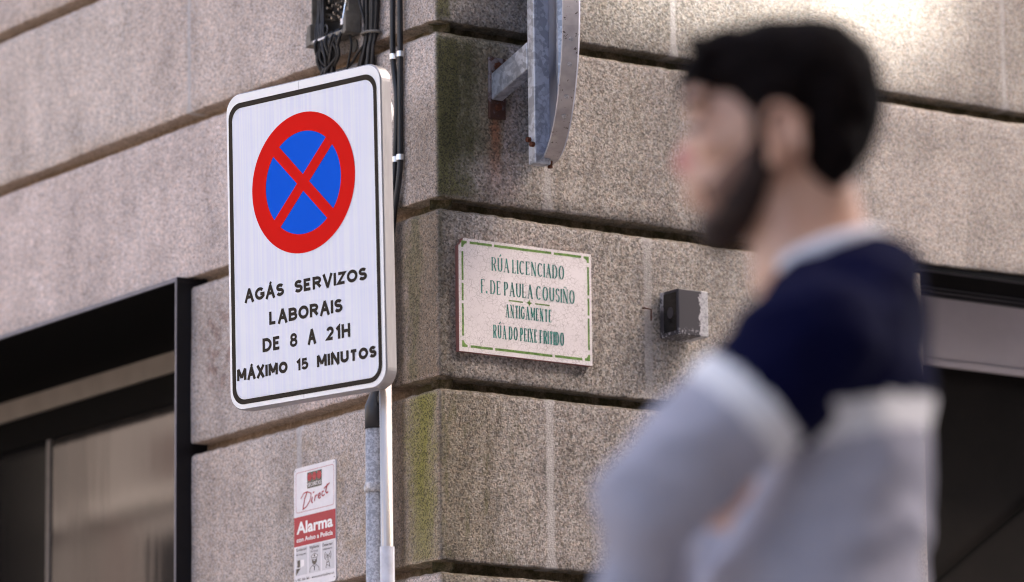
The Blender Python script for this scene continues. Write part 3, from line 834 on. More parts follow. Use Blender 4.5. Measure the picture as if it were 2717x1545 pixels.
def hook():
    a = on_right(1610 * 1.0613, 770 * 1.0613, -.004); b = on_right(1628 * 1.0613, 774 * 1.0613, -.010); c = on_right(1628 * 1.0613, 802 * 1.0613, -.010)
    m = MB(); m.tube([a + np.array([0, .01, 0]), a, b, c], .0018, 6)
    o = m.build('rusty_hook', M_RUST); tag(o, 'tiny bent rusty nail hook in the stone between plaque and lamp', 'hook')
hook()

# ================================================================ ALARM SIGN
def alarm_sign():
    ya, yb, z0, z1 = .5880, .4128, -.5880, -.3133
    W, H = ya - yb, z1 - z0
    fr = lambda x, z, d: np.array([-.004 - d, ya - x, z0 + z])
    t = thing('alarm_sign', 'small white and red burglar alarm notice plate on the stone under the traffic sign', 'notice', (0, .5, z0))
    P = rrect(0, 0, W, H, .008, 5)
    p = MB(); p.prism(P, -.005, 0, fr); plate = p.build('notice_plate', M_ALWHITE, t)
    r = MB(); zt, zb_ = -.4256 - z0, -.4926 - z0; r.poly([fr(x, z, .0003) for x, z in ((.0004, zb_), (W - .0004, zb_), (W - .0004, zt), (.0004, zt))])
    def Y(y): return ya - y
    ring(r, rrect(.0080, zt + .0095, W - .0065, H - .0105, .007, 5), rrect(.0090, zt + .0105, W - .0075, H - .0115, .006, 5), fr, .0003)
    r.build('red_print', M_ALRED, plate, recalc=False)
    g = MB()
    for a, b in ((.0085, .0560), (.0620, .1120), (.1180, .1690)):
        g.poly([fr(x, z, .0003) for x, z in ((a, .0290), (b, .0290), (b, zb_ - .003), (a, zb_ - .003))])
    g.build('grey_panels', M_ALGREY, plate, recalc=False)
    k = MB(); lx0, lx1, lz0, lz1 = Y(.5319), Y(.4702), -.3653 - z0, -.3287 - z0
    k.poly([fr(x, z, .0003) for x, z in ((lx0, lz0), (lx1, lz0), (lx1, lz1), (lx0, lz1))])
    k.build('logo_square', M_ALBLACK, plate, recalc=False)
    def done(nm):
        nonlocal k
        k.build(nm, M_ALBLACK, plate, recalc=False); k = MB()
    k = MB()
    font_text(k, 'Grabación', .0100, .0530, .0845, .0065, fr, .0006); font_text(k, 'de imágenes', .0100, .0520, .0745, .0048, fr, .0006)
    done('small_print'); font_text(k, 'Vigilante', .0660, .1060, .0838, .0070, fr, .0006, bold=.01); font_text(k, '24 Horas', .0700, .1010, .0750, .0055, fr, .0006)
    done('small_print'); font_text(k, 'Detector', .1215, .1630, .0825, .0070, fr, .0006, bold=.01); font_text(k, 'inhibidores', .1220, .1620, .0740, .0050, fr, .0006)
    done('small_print'); font_text(k, '902 366 366 - www.securitasdirect.es', .0150, .1690, .0165, .0062, fr, .0006)
    ribbon(k, [(.0072, .0225), (.0085, .0175), (.0115, .0160)], .0012, fr, .0006)
    done('small_print')
    # camera
    k.poly([fr(x, z, .0006) for x, z in ((.0140, .0475), (.0260, .0475), (.0260, .0640), (.0140, .0640))])
    k.poly([fr(x, z, .0006) for x, z in ((.0085, .0290), (.0085, .0450), (.0280, .0450))])
    done('camera_pictogram')
    # guard
    gx = .0865
    ribbon(k, [(gx - .012, .0625), (gx - .014, .0665), (gx, .0725), (gx + .014, .0665), (gx + .012, .0625), (gx - .012, .0625)], .0013, fr, .0006)
    k.poly([fr(gx + .0025 * math.cos(R(a)), .0672 + .003 * math.sin(R(a)), .00065) for a in range(0, 360, 40)])
    ribbon(k, arc(gx, .0615, .0115, .004, 180, 360), .0012, fr, .00062)
    k.poly([fr(x, z, .00063) for x, z in [(gx - .0105, .0585), (gx - .0095, .0515), (gx - .004, .0465), (gx + .004, .0465), (gx + .0095, .0515), (gx + .0105, .0585), (gx, .0548)]])
    ribbon(k, [(gx - .0195, .0310), (gx - .0185, .0390), (gx - .0125, .0435), (gx - .005, .0455), (gx, .0400), (gx + .005, .0455), (gx + .0125, .0435), (gx + .0185, .0390), (gx + .0195, .0310)], .0013, fr, .00064)
    ribbon(k, [(gx, .0430), (gx, .0335)], .0028, fr, .00068)
    done('guard_pictogram')
    # mast
    ax = .1430
    ribbon(k, [(ax - .0085, .0330), (ax, .0600), (ax + .0085, .0330)], .0019, fr, .0006); ribbon(k, [(ax - .006, .0405), (ax + .0070, .0365)], .0014, fr, .00062); ribbon(k, [(ax + .0045, .0470), (ax - .0035, .0445)], .0014, fr, .00064)
    k.poly([fr(ax + .0030 * math.cos(R(a)), .0605 + .0030 * math.sin(R(a)), .00066) for a in range(0, 360, 40)])
    for rr_ in (.0075, .0130):
        ribbon(k, arc(ax, .0605, rr_, rr_, -42, 42, 8), .0018, fr, .00067); ribbon(k, arc(ax, .0605, rr_, rr_, 138, 222, 8), .0018, fr, .00068)
    done('mast_pictogram')
    for (sx, sz) in ((.0055, H - .0060), (W - .0055, H - .0060), (W - .0055, .0095)):
        k.poly([fr(sx + .0014 * math.cos(R(a)), sz + .0014 * math.sin(R(a)), .0006) for a in range(0, 360, 60)]); done('screw_hole')
    d = MB()
    for i in range(3):
        cx = lx0 + .0108 + i * .0200
        d.poly([fr(cx + .0091 * math.cos(R(a)), lz1 - .0112 + .0091 * math.sin(R(a)), .0006) for a in range(0, 360, 20)])
    d.build('logo_dots', M_ALRED, plate, recalc=False); d = MB()
    # hand-written word, slanting up
    def S(pts, w):
        ribbon(d, [(Y(.5583) + u * (.5583 - .4365), -.4110 - z0 + v * (.4110 - .3638)) for u, v in pts], w, fr, .0006 + S.k); S.k += .00003
    S.k = 0
    S([(.22, .80), (.13, .50), (.07, .0)], .0036); S([(.0, .55), (.10, .78), (.22, .82), (.36, .70), (.33, .40), (.20, .12), (.06, .0)], .0026)
    S([(.40, .52), (.37, .30), (.41, .22)], .0034); S([(.42, .70), (.47, .74)], .0034)
    S([(.50, .55), (.47, .28)], .0032); S([(.48, .42), (.53, .55), (.58, .54)], .0026)
    S([(.60, .45), (.68, .52), (.67, .62), (.61, .58), (.60, .42), (.64, .36), (.70, .42)], .0026)
    S([(.80, .66), (.74, .64), (.73, .50), (.77, .43), (.83, .50)], .0028)
    S([(.92, .98), (.86, .62), (.90, .52), (.95, .58)], .0034); S([(.80, .78), (1.0, .98)], .0030)
    d.build('red_lettering', M_ALRED, plate, recalc=False)
    w = MB()
    stroke_text(w, 'SECURITAS', lx0 + .0022, lx1 - .0022, lz0 + .0035, .0085, fr, .0006, .0014, .0008, .14, .4, serif=.0005); w.build('white_lettering', M_ALWTXT, plate, recalc=False); w = MB()
    font_text(w, 'Alarma', .0115, .1640, -.4637 - z0, .0270, fr, .0006, bold=.03); w.build('white_lettering', M_ALWTXT, plate, recalc=False); w = MB()
    font_text(w, 'con Aviso a Policía', .0115, .1635, -.4828 - z0, .0105, fr, .0006, bold=.022); w.build('white_lettering', M_ALWTXT, plate, recalc=False); w = MB()
    w.poly([fr(x, z, .0009) for x, z in ((.0285, .0460), (.0440, .0490), (.0440, .0630), (.0285, .0640))])
    w.build('camera_highlight', M_ALWTXT, plate, recalc=False)
alarm_sign()

# ================================================================ PROJECTING ROUND SIGN SEEN FROM BEHIND
def projecting_sign():
    t = thing('projecting_round_sign', 'round sign seen edge-on from behind, hung on a galvanised wall bracket', 'traffic sign', (.157, 0, .404))
    p = MB(); p.box((.1365, -.0070, .4045), (.1805, .003, .5440)); plate = bevel(p.build('wall_plate', M_PLATE, t), .0015)
    for z in (.524, .430):
        b = MB(); hx = [(.1575 + .0085 * math.cos(R(a + 15)), z + .0085 * math.sin(R(a + 15))) for a in range(0, 360, 60)]
        b.prism(hx, .0072, .0150, lambda x, z_, d: np.array([x, -d, z_])); b.build('bolt', M_RUST, plate)
    # arm: box section going straight out from the wall and slightly up
    a = MB(); y0, y1 = -.0075, -.1480
    P = []
    for (y, zl, zh) in ((y0, .4450, .5050), (y1, .4860, .5480)):
        P.append([a.vert((x, y, z)) for x, z in ((.1405, zl), (.1705, zl), (.1705, zh), (.1405, zh))])
    for j in range(4): a.face((P[0][j], P[0][(j + 1) % 4], P[1][(j + 1) % 4], P[1][j]))
    a.face(P[0]); a.face(P[1]); bevel(a.build('arm', M_GALV, t), .003)
    ps = MB(); ps.box((.1405, -.1765, .2700), (.1815, -.1485, 1.35)); post = bevel(ps.build('post', M_GALV, t), .003, 2)
    for (zz, yy) in ((.325, -.156), (.312, -.170)):
        b = MB(); b.tube([(.1404, yy, zz), (.1320, yy, zz)], .0062, 6); b.build('bolt', M_RUST, post)
    # dished disc, front turned away down the right hand street
    az = R(-25.0)
    nrm = np.array([math.cos(az), math.sin(az), 0.0]); hor = np.array([-nrm[1], nrm[0], 0.0]); up = np.array([0, 0, 1.0])
    rad = .285
    cen = np.array([.1815, -.1560, .5680])
    fr = lambda u, v, d: cen + hor * u + up * v + nrm * d
    d = MB(); n = 72; depth = .034
    ringp = lambda r: [(r * math.cos(2 * math.pi * j / n), r * math.sin(2 * math.pi * j / n)) for j in range(n)]
    prof = [(.0001, .030), (.20, .030), (rad - .004, .030), (rad, .026), (rad, .026 - depth), (rad - .006, .026 - depth - .001), (rad - .0060, .024), (rad - .01, .0265), (.0001, .0265)]
    vs = [[d.vert(fr(x, y, dd)) for x, y in ringp(r)] for r, dd in prof]
    for k in range(len(vs) - 1):
        for j in range(n): d.face((vs[k][j], vs[k][(j + 1) % n], vs[k + 1][(j + 1) % n], vs[k + 1][j]), 1 if k in (3, 4) else 0)
    disc = d.build('sign_disc', [M_DISCBACK, M_RIM], t, smooth=False)
    # folded stiffening rail down the back
    s = MB(); pr = [(-.125, .0262), (-.110, .0262), (-.104, .012), (-.084, .012), (-.078, .0262), (-.064, .0262)]
    L = .245; A = [s.vert(fr(u, L, dd)) for u, dd in pr]; B = [s.vert(fr(u, -L, dd)) for u, dd in pr]
    for j in range(5): s.face((A[j], A[j + 1], B[j + 1], B[j]))
    s.build('stiffening_rail', M_GALV, disc)
    # rivets on the rim
    for deg in (196, 207, 222, 232):
        b = MB(); a0 = R(deg + 0); u, v = rad * math.cos(a0), rad * math.sin(a0)
        c_ = fr(u, v, .010); o_ = fr(u * 1.012, v * 1.012, .010)
        b.tube([c_, o_], .0052, 10); b.build('rivet', M_GALV2, disc)
    k = MB(); k.tube([fr(0, -rad - .001, .010), fr(0, -rad - .016, .010)], .006, 6); k.build('bolt', M_RUST, disc)
projecting_sign()

# ================================================================ CABLES, TERMINAL BOX AND CONDUIT ON THE LEFT WALL
def curve_pts(P, n=8):
    """Catmull-Rom through points"""
    P = [Vector(p) for p in P]; Q = [P[0] * 2 - P[1]] + P + [P[-1] * 2 - P[-2]]; out = []
    for i in range(1, len(Q) - 2):
        for k in range(n):
            t = k / n
            out.append(.5 * ((2 * Q[i]) + (Q[i + 1] - Q[i - 1]) * t + (2 * Q[i - 1] - 5 * Q[i] + 4 * Q[i + 1] - Q[i + 2]) * t * t + (3 * Q[i] - Q[i - 1] - 3 * Q[i + 1] + Q[i + 2]) * t ** 3))
    out.append(P[-1]); return out
def lw(px, py, off): return on_left(px, py, -off)

def wall_cables():
    paths = [([(1042, -160, .011), (1042, 0, .011), (1042, 140, .011), (1046, 190, .011), (1053, 260, .014), (1052, 340, .014), (1049, 415, .012), (1045, 480, .014), (1038, 560, .016), (1033, 640, .018), (1030, 800, .02), (1020, 1000, .022), (1003, 1075, .022)], 'black wall cable left of its twin, bowing where it passes the clips', 151, 424),
             ([(1061, -160, .011), (1061, 0, .011), (1062, 140, .011), (1062, 260, .011), (1062, 415, .011), (1058, 480, .013), (1047, 560, .015), (1040, 640, .017), (1036, 800, .02), (1026, 1000, .022), (1007, 1075, .022)], 'straight black wall cable nearest the building corner', 144, 418)]
    for pts, lab, c1, c2 in paths:
        W = [lw(*p) for p in pts]
        r = thing('wall_cable', lab, 'cable', tuple(W[-1]), 'pair of black cables clipped down the left wall')
        m = MB(); m.tube(curve_pts(W, 6), .0066, 10); m.build('cable_run', M_CABLE, r, smooth=True)
        for cyv in (c1, c2):
            # point on the path at that image height
            px = np.interp(cyv, [p[1] for p in pts], [p[0] for p in pts])
            c = lw(px, cyv, .012)
            m = MB(); m.tube([c + np.array([0, 0, -.0062]), c + np.array([0, 0, .0062])], .0086, 12)
            m.box((c[0] + .004, c[1] + .008, c[2] - .0045), (.001, c[1] + .016, c[2] + .0045)); m.build('cable_clip', M_CLIP, r)
wall_cables()

def cable_bundle():
    base = lw(970, 178, .02)
    r = thing('cable_bundle', 'thick bundle of thin black wires tied together beside the terminal box', 'cables', tuple(lw(985, 330, .01)))
    rr = random.Random(3)
    for i in range(14):
        u = i / 13.0
        a = rr.uniform(.004, .022)
        x0 = 966 + 36 * u; x1 = 969 + 29 * u; x2 = 948 + 44 * u + rr.uniform(-3, 3)
        P = [lw(x0, -140, a), lw(x0 + rr.uniform(-2, 2), -20, a), lw(x1, 88, .006 + (a - .004) * .7), lw(x1 - 6 + rr.uniform(-3, 3), 130, a), lw(x2, 200, a), lw(x2 - 4, 330, a)]
        m = MB(); m.tube(curve_pts(P, 5), rr.uniform(.0030, .0042), 7); m.build('wire', M_CABLE2, r, smooth=True)
    P = [lw(949, -60, .016), lw(953, 0, .018), (lw(960, 30, .02)), lw(968, 60, .018)]
    m = MB(); m.tube(curve_pts(P, 5), .0034, 7); m.build('wire', M_CABLE2, r, smooth=True)
    P = [lw(966, 120, .016), lw(950, 140, .018), lw(938, 160, .016), lw(926, 176, .012)]
    m = MB(); m.tube(curve_pts(P, 5), .0034, 7); m.build('wire', M_CABLE2, r, smooth=True)
    c = lw(984.5, 88, .014); m = MB()
    ring_p = [c + np.array([.017 * math.cos(R(a)), .029 * math.sin(R(a)), .002 * math.sin(R(a))]) for a in range(0, 361, 20)]
    m.tube(ring_p, .0034, 6); m.build('zip_tie', M_TRAY, r)
cable_bundle()

def terminal_box():
    yl, yr = .4560, .3065          # left and right edges
    zb_, zt = .648, 1.02
    r = thing('terminal_box', 'open telephone terminal box full of wires at the top of the left wall', 'junction box', (0, .38, zb_))
    t = MB()
    t.box((-.003, yr, zb_), (.003, yl, zt), 0)                       # back
    t.box((-.036, yr - .004, zb_ + .012), (-.0032, yr, zt), 0)        # right wall
    t.box((-.036, yl, zb_ + .012), (-.0032, yl + .004, zt), 0)       # left wall
    # flared foot
    for (a, b) in ((yl - .006, yl + .014), (yr - .006, yr + .006)):
        t.prism([(a, zb_ - .004), (b, zb_ - .008), (b, zb_ + .010), (a + (b - a) * .7, zb_ + .04), (a, zb_ + .045)], .0035, .045, lambda y, z, d: np.array([-d, y, z]))
    t.box((-.045, yr + .0065, zb_ - .006), (-.0035, yl - .0065, zb_ + .004), 0)
    case = bevel(t.build('case', M_TRAY, r), .002)
    b = MB(); b.box((-.006, yr + .001, zb_ + .006), (-.0032, yl - .001, zt - .002)); b.build('back_panel', M_TRAYIN, case)
    e = MB(); e.tube(curve_pts([(-.0365, yr - .002, zt), (-.0365, yr - .002, .760), (-.0365, yr + .003, .725), (-.0370, yr + .008, .705), (-.042, yr + .012, .668)], 4), .0026, 6); e.build('lit_rim', M_CLIP, case)
    e = MB(); e.box((-.0470, yr + .075, zb_ - .003), (-.0452, yr + .128, zb_ + .001)); e.build('label_strip', M_ALWTXT, case)
    e = MB(); e.box((-.0470, yr + .002, zb_ + .014), (-.0455, yr + .012, zb_ + .028)); e.build('label_strip', M_ALWTXT, case)
    rr = random.Random(11)
    for c in range(5):
        s = MB(); yc = yl - .040 - c * .0205
        for k in range(22):
            z = zb_ + .052 + k * .0145 + rr.uniform(-.002, .002)
            y = yc + rr.uniform(-.003, .003)
            s.tube([(-.0065, y, z), (-.017 - rr.uniform(0, .008), y + rr.uniform(-.004, .004), z - .002)], rr.uniform(.0020, .0038), 6)
            if rr.random() < .5: s.box((-.016, y - .006, z - .0065), (-.0065, y + .004, z - .003))
        s.build('terminal_strip', M_TERM, r)
    # wires inside
    for i in range(9):
        y0 = yl - .006 - i * .0032; P = [(-.012 - rr.uniform(0, .02), y0, zt), (-.020 - rr.uniform(0, .015), y0 - .002, .83 + rr.uniform(-.03, .03)), (-.028, y0 - rr.uniform(0, .01), .72), (-.040, y0 - .010 - rr.uniform(0, .02), zb_ + .01), (-.036, yl - .055 - rr.uniform(0, .02), .60), (-.030, yl - .075 - rr.uniform(0, .03), .50)]
        m = MB(); m.tube(curve_pts(P, 5), rr.uniform(.0024, .0036), 6); m.build('wire', M_CABLE2, r, smooth=True)
    for i in range(5):
        P = [(-.02, yl - .02 - rr.random() * .02, .80 + i * .03), (-.03, yl - .05, .77 + rr.uniform(-.03, .06)), (-.028, yl - .085 - rr.random() * .02, .74 + rr.random() * .06), (-.015, yr + .02, .73 + rr.random() * .08)]
        m = MB(); m.tube(curve_pts(P, 5), .0019, 6); m.build('wire', M_CABLE2, r, smooth=True)
    # tail of wires hanging out under the box
    for i in range(22):
        u = rr.random()
        ys = yl - .020 - u * .110
        yb = yl - .052 - u * .028 + rr.uniform(-.008, .008)
        P = [(-.030, ys, zb_ + .012), (-.038 - rr.uniform(0, .014), ys - .003, zb_ - .012), (-.030 - rr.uniform(0, .018), .5 * (ys + yb) + rr.uniform(-.022, .022), zb_ - .050), (-.022 - rr.uniform(0, .02), yb + rr.uniform(-.02, .02), zb_ - .085), (-.018 - rr.uniform(0, .012), yb - .004, zb_ - .130), (-.016, yb - .008, zb_ - .22)]
        m = MB(); m.tube(curve_pts(P, 5), rr.uniform(.0026, .0046), 6); m.build('wire', M_CABLE2, r, smooth=True)
    m = MB(); P = [(-.024, yr + .012, zb_ + .006), (-.022, yr + .006, zb_ - .03), (-.02, yr + .024, zb_ - .075), (-.018, yr + .042, zb_ - .11)]
    m.tube(curve_pts(P, 5), .0032, 6); m.build('wire', M_CABLE2, r, smooth=True)
    # little bracket ear under the case
    e = MB(); pts = [(yr + .022 + .012 * math.cos(R(a)), zb_ - .026 + .016 * math.sin(R(a))) for a in range(0, 360, 24)]
    e.prism(pts, .0, .004, lambda y, z, d: np.array([-d - .001, y, z])); e.build('fixing_ear', M_TRAY, case)
    for (yy, zz) in ((yl - .032, zb_ + .030),):
        m = MB(); m.tube([(-.020, yy + .0075 * math.cos(R(a)), zz + .011 * math.sin(R(a))) for a in range(0, 361, 30)], .0016, 6); m.build('cable_ring', M_ALWTXT, r)
terminal_box()

def conduit():
    y = .2228
    r = thing('galvanised_conduit', 'grey galvanised conduit pipe with a black tapered cap beside the sign pole', 'conduit', (-.018, y, GROUND))
    p = MB(); p.tube([(-.020, y, GROUND), (-.020, y, -.262)], .0225, 20); pipe = p.build('pipe', M_GALV2, r, smooth=True)
    j = MB(); prof = [(-.418, .0228), (-.416, .0250), (-.412, .0262), (-.404, .0262), (-.398, .0245), (-.392, .0228)]
    j.tube([(-.020, y, z) for z, _ in prof], [q for _, q in prof], 20); j.build('coupling', M_GALV2, pipe, smooth=True)
    c = MB(); prof = [(-.275, .0238), (-.228, .0240), (-.222, .0228), (-.210, .0185), (-.195, .0150), (-.155, .0140), (-.10, .0135)]
    c.tube([(-.020, y - max(0, (z + .222)) * .22, z) for z, _ in prof], [q for _, q in prof], 18); c.build('tapered_cap', M_RUBBER, r, smooth=True)
conduit()

# ================================================================ MAN
def man():
    DM = 5.3                                   # distance from the camera
    fh = np.array([CF[0], CF[1], 0]); fh /= np.linalg.norm(fh)
    rh = np.array([fh[1], -fh[0], 0])
    M0 = CC + (CF + CR * ((2079 - PW / 2) / FPX)) * DM
    base = np.array([M0[0], M0[1], GROUND])
    root = thing('person', 'bearded dark haired man in a navy white and grey banded sweater, arms folded', 'person', tuple(base))
    S = 1.0613
    def at(X, Y, l=0.0):
        """picture point (2560 wide) on the upright plane l metres nearer than the man's midline"""
        d = ray(X * S, Y * S); k = ((M0 - CC) @ fh - l) / (d @ fh); return CC + d * k
    def loc(f, u, l=0.0):                         # metres forward, up (world z), towards camera
        return base * np.array([1, 1, 0]) - rh * f - fh * l + np.array([0, 0, u])
    ex, ez, el = -rh, np.array([0, 0, 1.0]), -fh
    def ellipsoid(mb, c, rf, ru, rl, pitch=0.0, yaw=0.0, n=14):
        cp, sp = math.cos(R(pitch)), math.sin(R(pitch))
        a = ex * cp + ez * sp; b = -ex * sp + ez * cp; e = el
        cy, sy = math.cos(R(yaw)), math.sin(R(yaw)); a, e = a * cy + e * sy, e * cy - a * sy
        rows = []
        for i in range(1, n):
            th = math.pi * i / n
            rows.append([mb.vert(c + a * rf * math.sin(th) * math.cos(ph) + e * rl * math.sin(th) * math.sin(ph) + b * ru * math.cos(th)) for ph in [2 * math.pi * j / (2 * n) for j in range(2 * n)]])
        t = mb.vert(c + b * ru); q = mb.vert(c - b * ru); k = 2 * n
        for i in range(len(rows) - 1):
            for j in range(k): mb.face((rows[i][j], rows[i + 1][j], rows[i + 1][(j + 1) % k], rows[i][(j + 1) % k]))
        for j in range(k): mb.face((t, rows[0][j], rows[0][(j + 1) % k])); mb.face((q, rows[-1][(j + 1) % k], rows[-1][j]))
    def cone(mb, p0, r0, p1, r1):
        p0, p1 = np.array(p0), np.array(p1); pts, rs = [], []
        ax = (p1 - p0) / np.linalg.norm(p1 - p0)
        for a in (-80, -55, -30): pts.append(p0 + ax * r0 * math.sin(R(a))); rs.append(r0 * math.cos(R(a)))
        for k in range(5): pts.append(p0 + (p1 - p0) * k / 4); rs.append(r0 + (r1 - r0) * k / 4)
        for a in (30, 55, 80): pts.append(p1 + ax * r1 * math.sin(R(a))); rs.append(r1 * math.cos(R(a)))
        mb.tube(pts, rs, 16)
    def loft(mb, rings, n=28):
        rows = []
        for (c, rf, rl, *tl) in rings:
            ti = R(tl[0]) if tl else 0.0; fx = ex * math.cos(ti) - ez * math.sin(ti)
            rows.append([mb.vert(c + fx * rf * math.copysign(abs(math.cos(p)) ** .85, math.cos(p)) + el * rl * math.copysign(abs(math.sin(p)) ** .85, math.sin(p))) for p in [2 * math.pi * j / n for j in range(n)]])
        for i in range(len(rows) - 1):
            for j in range(n): mb.face((rows[i][j], rows[i][(j + 1) % n], rows[i + 1][(j + 1) % n], rows[i + 1][j]))
        mb.face(rows[0]); mb.face(rows[-1][::-1])
    def grow(mb, name, mats, voxel, smooth=6, classify=None, parent=root, rough=0.0, folds=0.0):
        o = mb.build(name + '_raw', M_CABLE, None)
        rm = o.modifiers.new('r', 'REMESH'); rm.mode = 'VOXEL'; rm.voxel_size = voxel; rm.use_smooth_shade = True
        if smooth:
            sm = o.modifiers.new('s', 'SMOOTH'); sm.iterations = smooth; sm.factor = .5
        dg = bpy.context.evaluated_depsgraph_get(); dg.update()
        me = bpy.data.meshes.new_from_object(o.evaluated_get(dg))
        old = o.data; bpy.data.objects.remove(o); bpy.data.meshes.remove(old)
        me.name = name
        co = np.empty(len(me.vertices) * 3); me.vertices.foreach_get('co', co); co = co.reshape(-1, 3)
        if folds:
            for i, v in enumerate(co):
                q = Vector((v[0] * 9, v[1] * 9, v[2] * 15)); a_ = mnoise.noise(q) ; b_ = mnoise.noise(q * 2.1)
                nv = me.vertices[i].normal
                co[i] += np.array(nv) * (folds * (1 - abs(a_) * 3.2) + folds * .5 * b_)
        if rough:
            for i, v in enumerate(co):
                q = v * 38.0
                co[i] += rough * np.array(mnoise.noise_vector(Vector(q))) + rough * .6 * np.array(mnoise.noise_vector(Vector(q * 2.7)))
        me.vertices.foreach_set('co', (co - base).ravel())
        me.materials.clear()
        for mm in mats: me.materials.append(mm)
        if classify:
            me.polygons.foreach_set('material_index', [0] * len(me.polygons))
            ce = np.empty(len(me.polygons) * 3); me.polygons.foreach_get('center', ce); ce = ce.reshape(-1, 3) + base
            me.polygons.foreach_set('material_index', [int(v) for v in classify(ce)])
        else:
            me.polygons.foreach_set('material_index', [0] * len(me.polygons))
        me.polygons.foreach_set('use_smooth', [True] * len(me.polygons)); me.update()
        return link(name, me, parent)
    px = S * DM / FPX                             # metres per picture pixel
    # ---- materials
    sk = NT('skin'); n = sk.noise(14, 3, .5)
    skc = sk.mix(sk.ss(.35, .65, n), (.60, .335, .222), (.68, .41, .285)); sk.b.inputs['Subsurface Weight'].default_value = .12
    sk.b.inputs['Subsurface Radius'].default_value = (.012, .005, .003); m_skin = sk.P(skc, .42, 0, .45)
    sk2 = NT('flushed_skin'); m_flush = sk2.P((.62, .25, .19), .42, 0, .45)
    hr = NT('dark_hair'); hn = hr.noise(1, 4, .6, hr.vec(70, 70, 30)); m_hair = hr.P(hr.mix(hn, (.0028, .0018, .0018), (.010, .0065, .006)), .8, 0, .05)
    bd = NT('short_beard'); bn_ = bd.noise(130, 4, .7); m_beard = bd.P(bd.mix(bd.ss(.3, .7, bn_), (.016, .009, .007), (.055, .032, .024)), .7, 0, .2)
    st_ = NT('thin_stubble'); sn_ = st_.noise(160, 3, .7); m_stub = st_.P(st_.mix(st_.ss(.3, .7, sn_), (.11, .060, .042), (.24, .135, .095)), .7, 0, .2)
    def knit(name, a, b):
        t = NT(name); w = t.noise(1, 2, .5, t.vec(180, 180, 520)); t.bump(w, .25, .002); return t.P(t.mix(w, a, b), .9, 0, .06)
    m_navy = knit('navy_knit', (.0024, .0026, .017), (.0042, .0048, .030)); m_white = knit('white_knit', (.74, .73, .74), (.82, .81, .82)); m_grey = knit('pale_grey_knit', (.35, .345, .405), (.42, .415, .48))
    m_tee = knit('white_cotton', (.76, .76, .80), (.84, .84, .88)); m_trs = knit('dark_denim', (.012, .014, .022), (.022, .025, .036)); m_shoe = simple('black_shoe_leather', (.015, .014, .014), .4)
    m_eye = simple('eye_surface', (.10, .07, .06), .2); m_brow = m_hair
    HW = .074
    # ---- landmarks
    sh_n = at(2030, 850, .185); el_n = at(1622, 1252, .20); wr_n = at(1560, 1640, .12)       # near (left) arm
    sh_f = at(2035, 850, -.185); el_f = at(1722, 1375, -.17); wr_f = at(1845, 1330, -.08)     # far (right) arm
    # ---- body: one continuous surface
    b = MB()
    ellipsoid(b, at(1985, 275), .094, .092, HW, -8)             # cranium
    ellipsoid(b, at(1915, 330), .086, .098, .062, 10)             # face mass
    ellipsoid(b, at(1880, 470), .068, .052, .052, 18)             # jaw
    cone(b, at(2000, 420), .052, at(1822, 560), .026)             # jaw line to chin
    ellipsoid(b, at(1795, 572), .022, .020, .022)                 # chin
    ellipsoid(b, at(1748, 258), .018, .020, .050, 10)             # brow ridge
    for sgn in (1, -1): ellipsoid(b, at(1764, 312, sgn * .034), .0150, .0125, .0150)   # eyelids
    cone(b, at(1741, 315), .0085, at(1712, 405), .0125)           # nose bridge to tip
    ellipsoid(b, at(1708, 414), .0125, .0100, .0125)              # nose tip
    for sgn in (1, -1): ellipsoid(b, at(1733, 424, sgn * .012), .011, .008, .0075)
    ellipsoid(b, at(1748, 478), .018, .0075, .021, -10)           # upper lip
    ellipsoid(b, at(1752, 506), .016, .0075, .019, 10)            # lower lip
    ellipsoid(b, at(1766, 450), .026, .025, .030)
    for sgn in (1, -1): ellipsoid(b, at(1815, 362, sgn * .034), .036, .022, .022)   # cheeks
    for sgn in (1, -1):                                           # ears
        ec = at(1960, 335, sgn * (HW + .006))
        ellipsoid(b, ec - el * sgn * .003, .017, .032, .006, 14, -20 * sgn)
        pts = []
        for q in range(-60, 241, 20):
            u, v = .0185 * math.cos(R(q)) , .033 * math.sin(R(q))
            ct, st = math.cos(R(14)), math.sin(R(14))
            pts.append(ec + (-ex) * (u * ct + 0 * st) * 1.0 + ex * (v * st) * .9 + ez * v + el * sgn * (.004 + .006 * (u > 0) * abs(math.cos(R(q)))))
        b.tube(pts, .0052, 8)
        ellipsoid(b, at(1935, 398, sgn * (HW + .000)), .010, .011, .006)
        ellipsoid(b, at(1925, 350, sgn * (HW - .002)), .007, .010, .006)
    cone(b, at(2022, 420), .048, at(2058, 690), .060)             # neck
    cone(b, at(1975, 470), .048, at(2010, 690), .060)
    trs = [(at(2075, 690), .045, .055, 18), (at(2085, 770), .070, .11, 10), (at(2085, 840), .085, .155), (at(2095, 950), .090, .165), (at(2105, 1150), .078, .155), (at(2085, 1350), .085, .150), (at(2060, 1600), .098, .150), (at(2050, 1800), .108, .165), (at(2050, 1950), .112, .170)]
    loft(b, trs)
    hip = at(2050, 1900); hz = hip[2]; fb = (base - base)
    f0 = -float((hip - base) @ rh)
    for sgn in (1, -1):
        kn = loc(f0 + .015, GROUND + .50, sgn * .10); an = loc(f0 - .02, GROUND + .09, sgn * .11)
        cone(b, loc(f0, hz - .03, sgn * .085), .088, kn, .056); cone(b, kn, .056, an, .038)
        cone(b, an, .036, loc(f0 + .13, GROUND + .035, sgn * .12), .030)
    for (s0, e0, w0) in ((sh_n, el_n, wr_n), (sh_f, el_f, wr_f)):
        cone(b, s0, .054, e0, .042); cone(b, e0, .041, w0, .028)
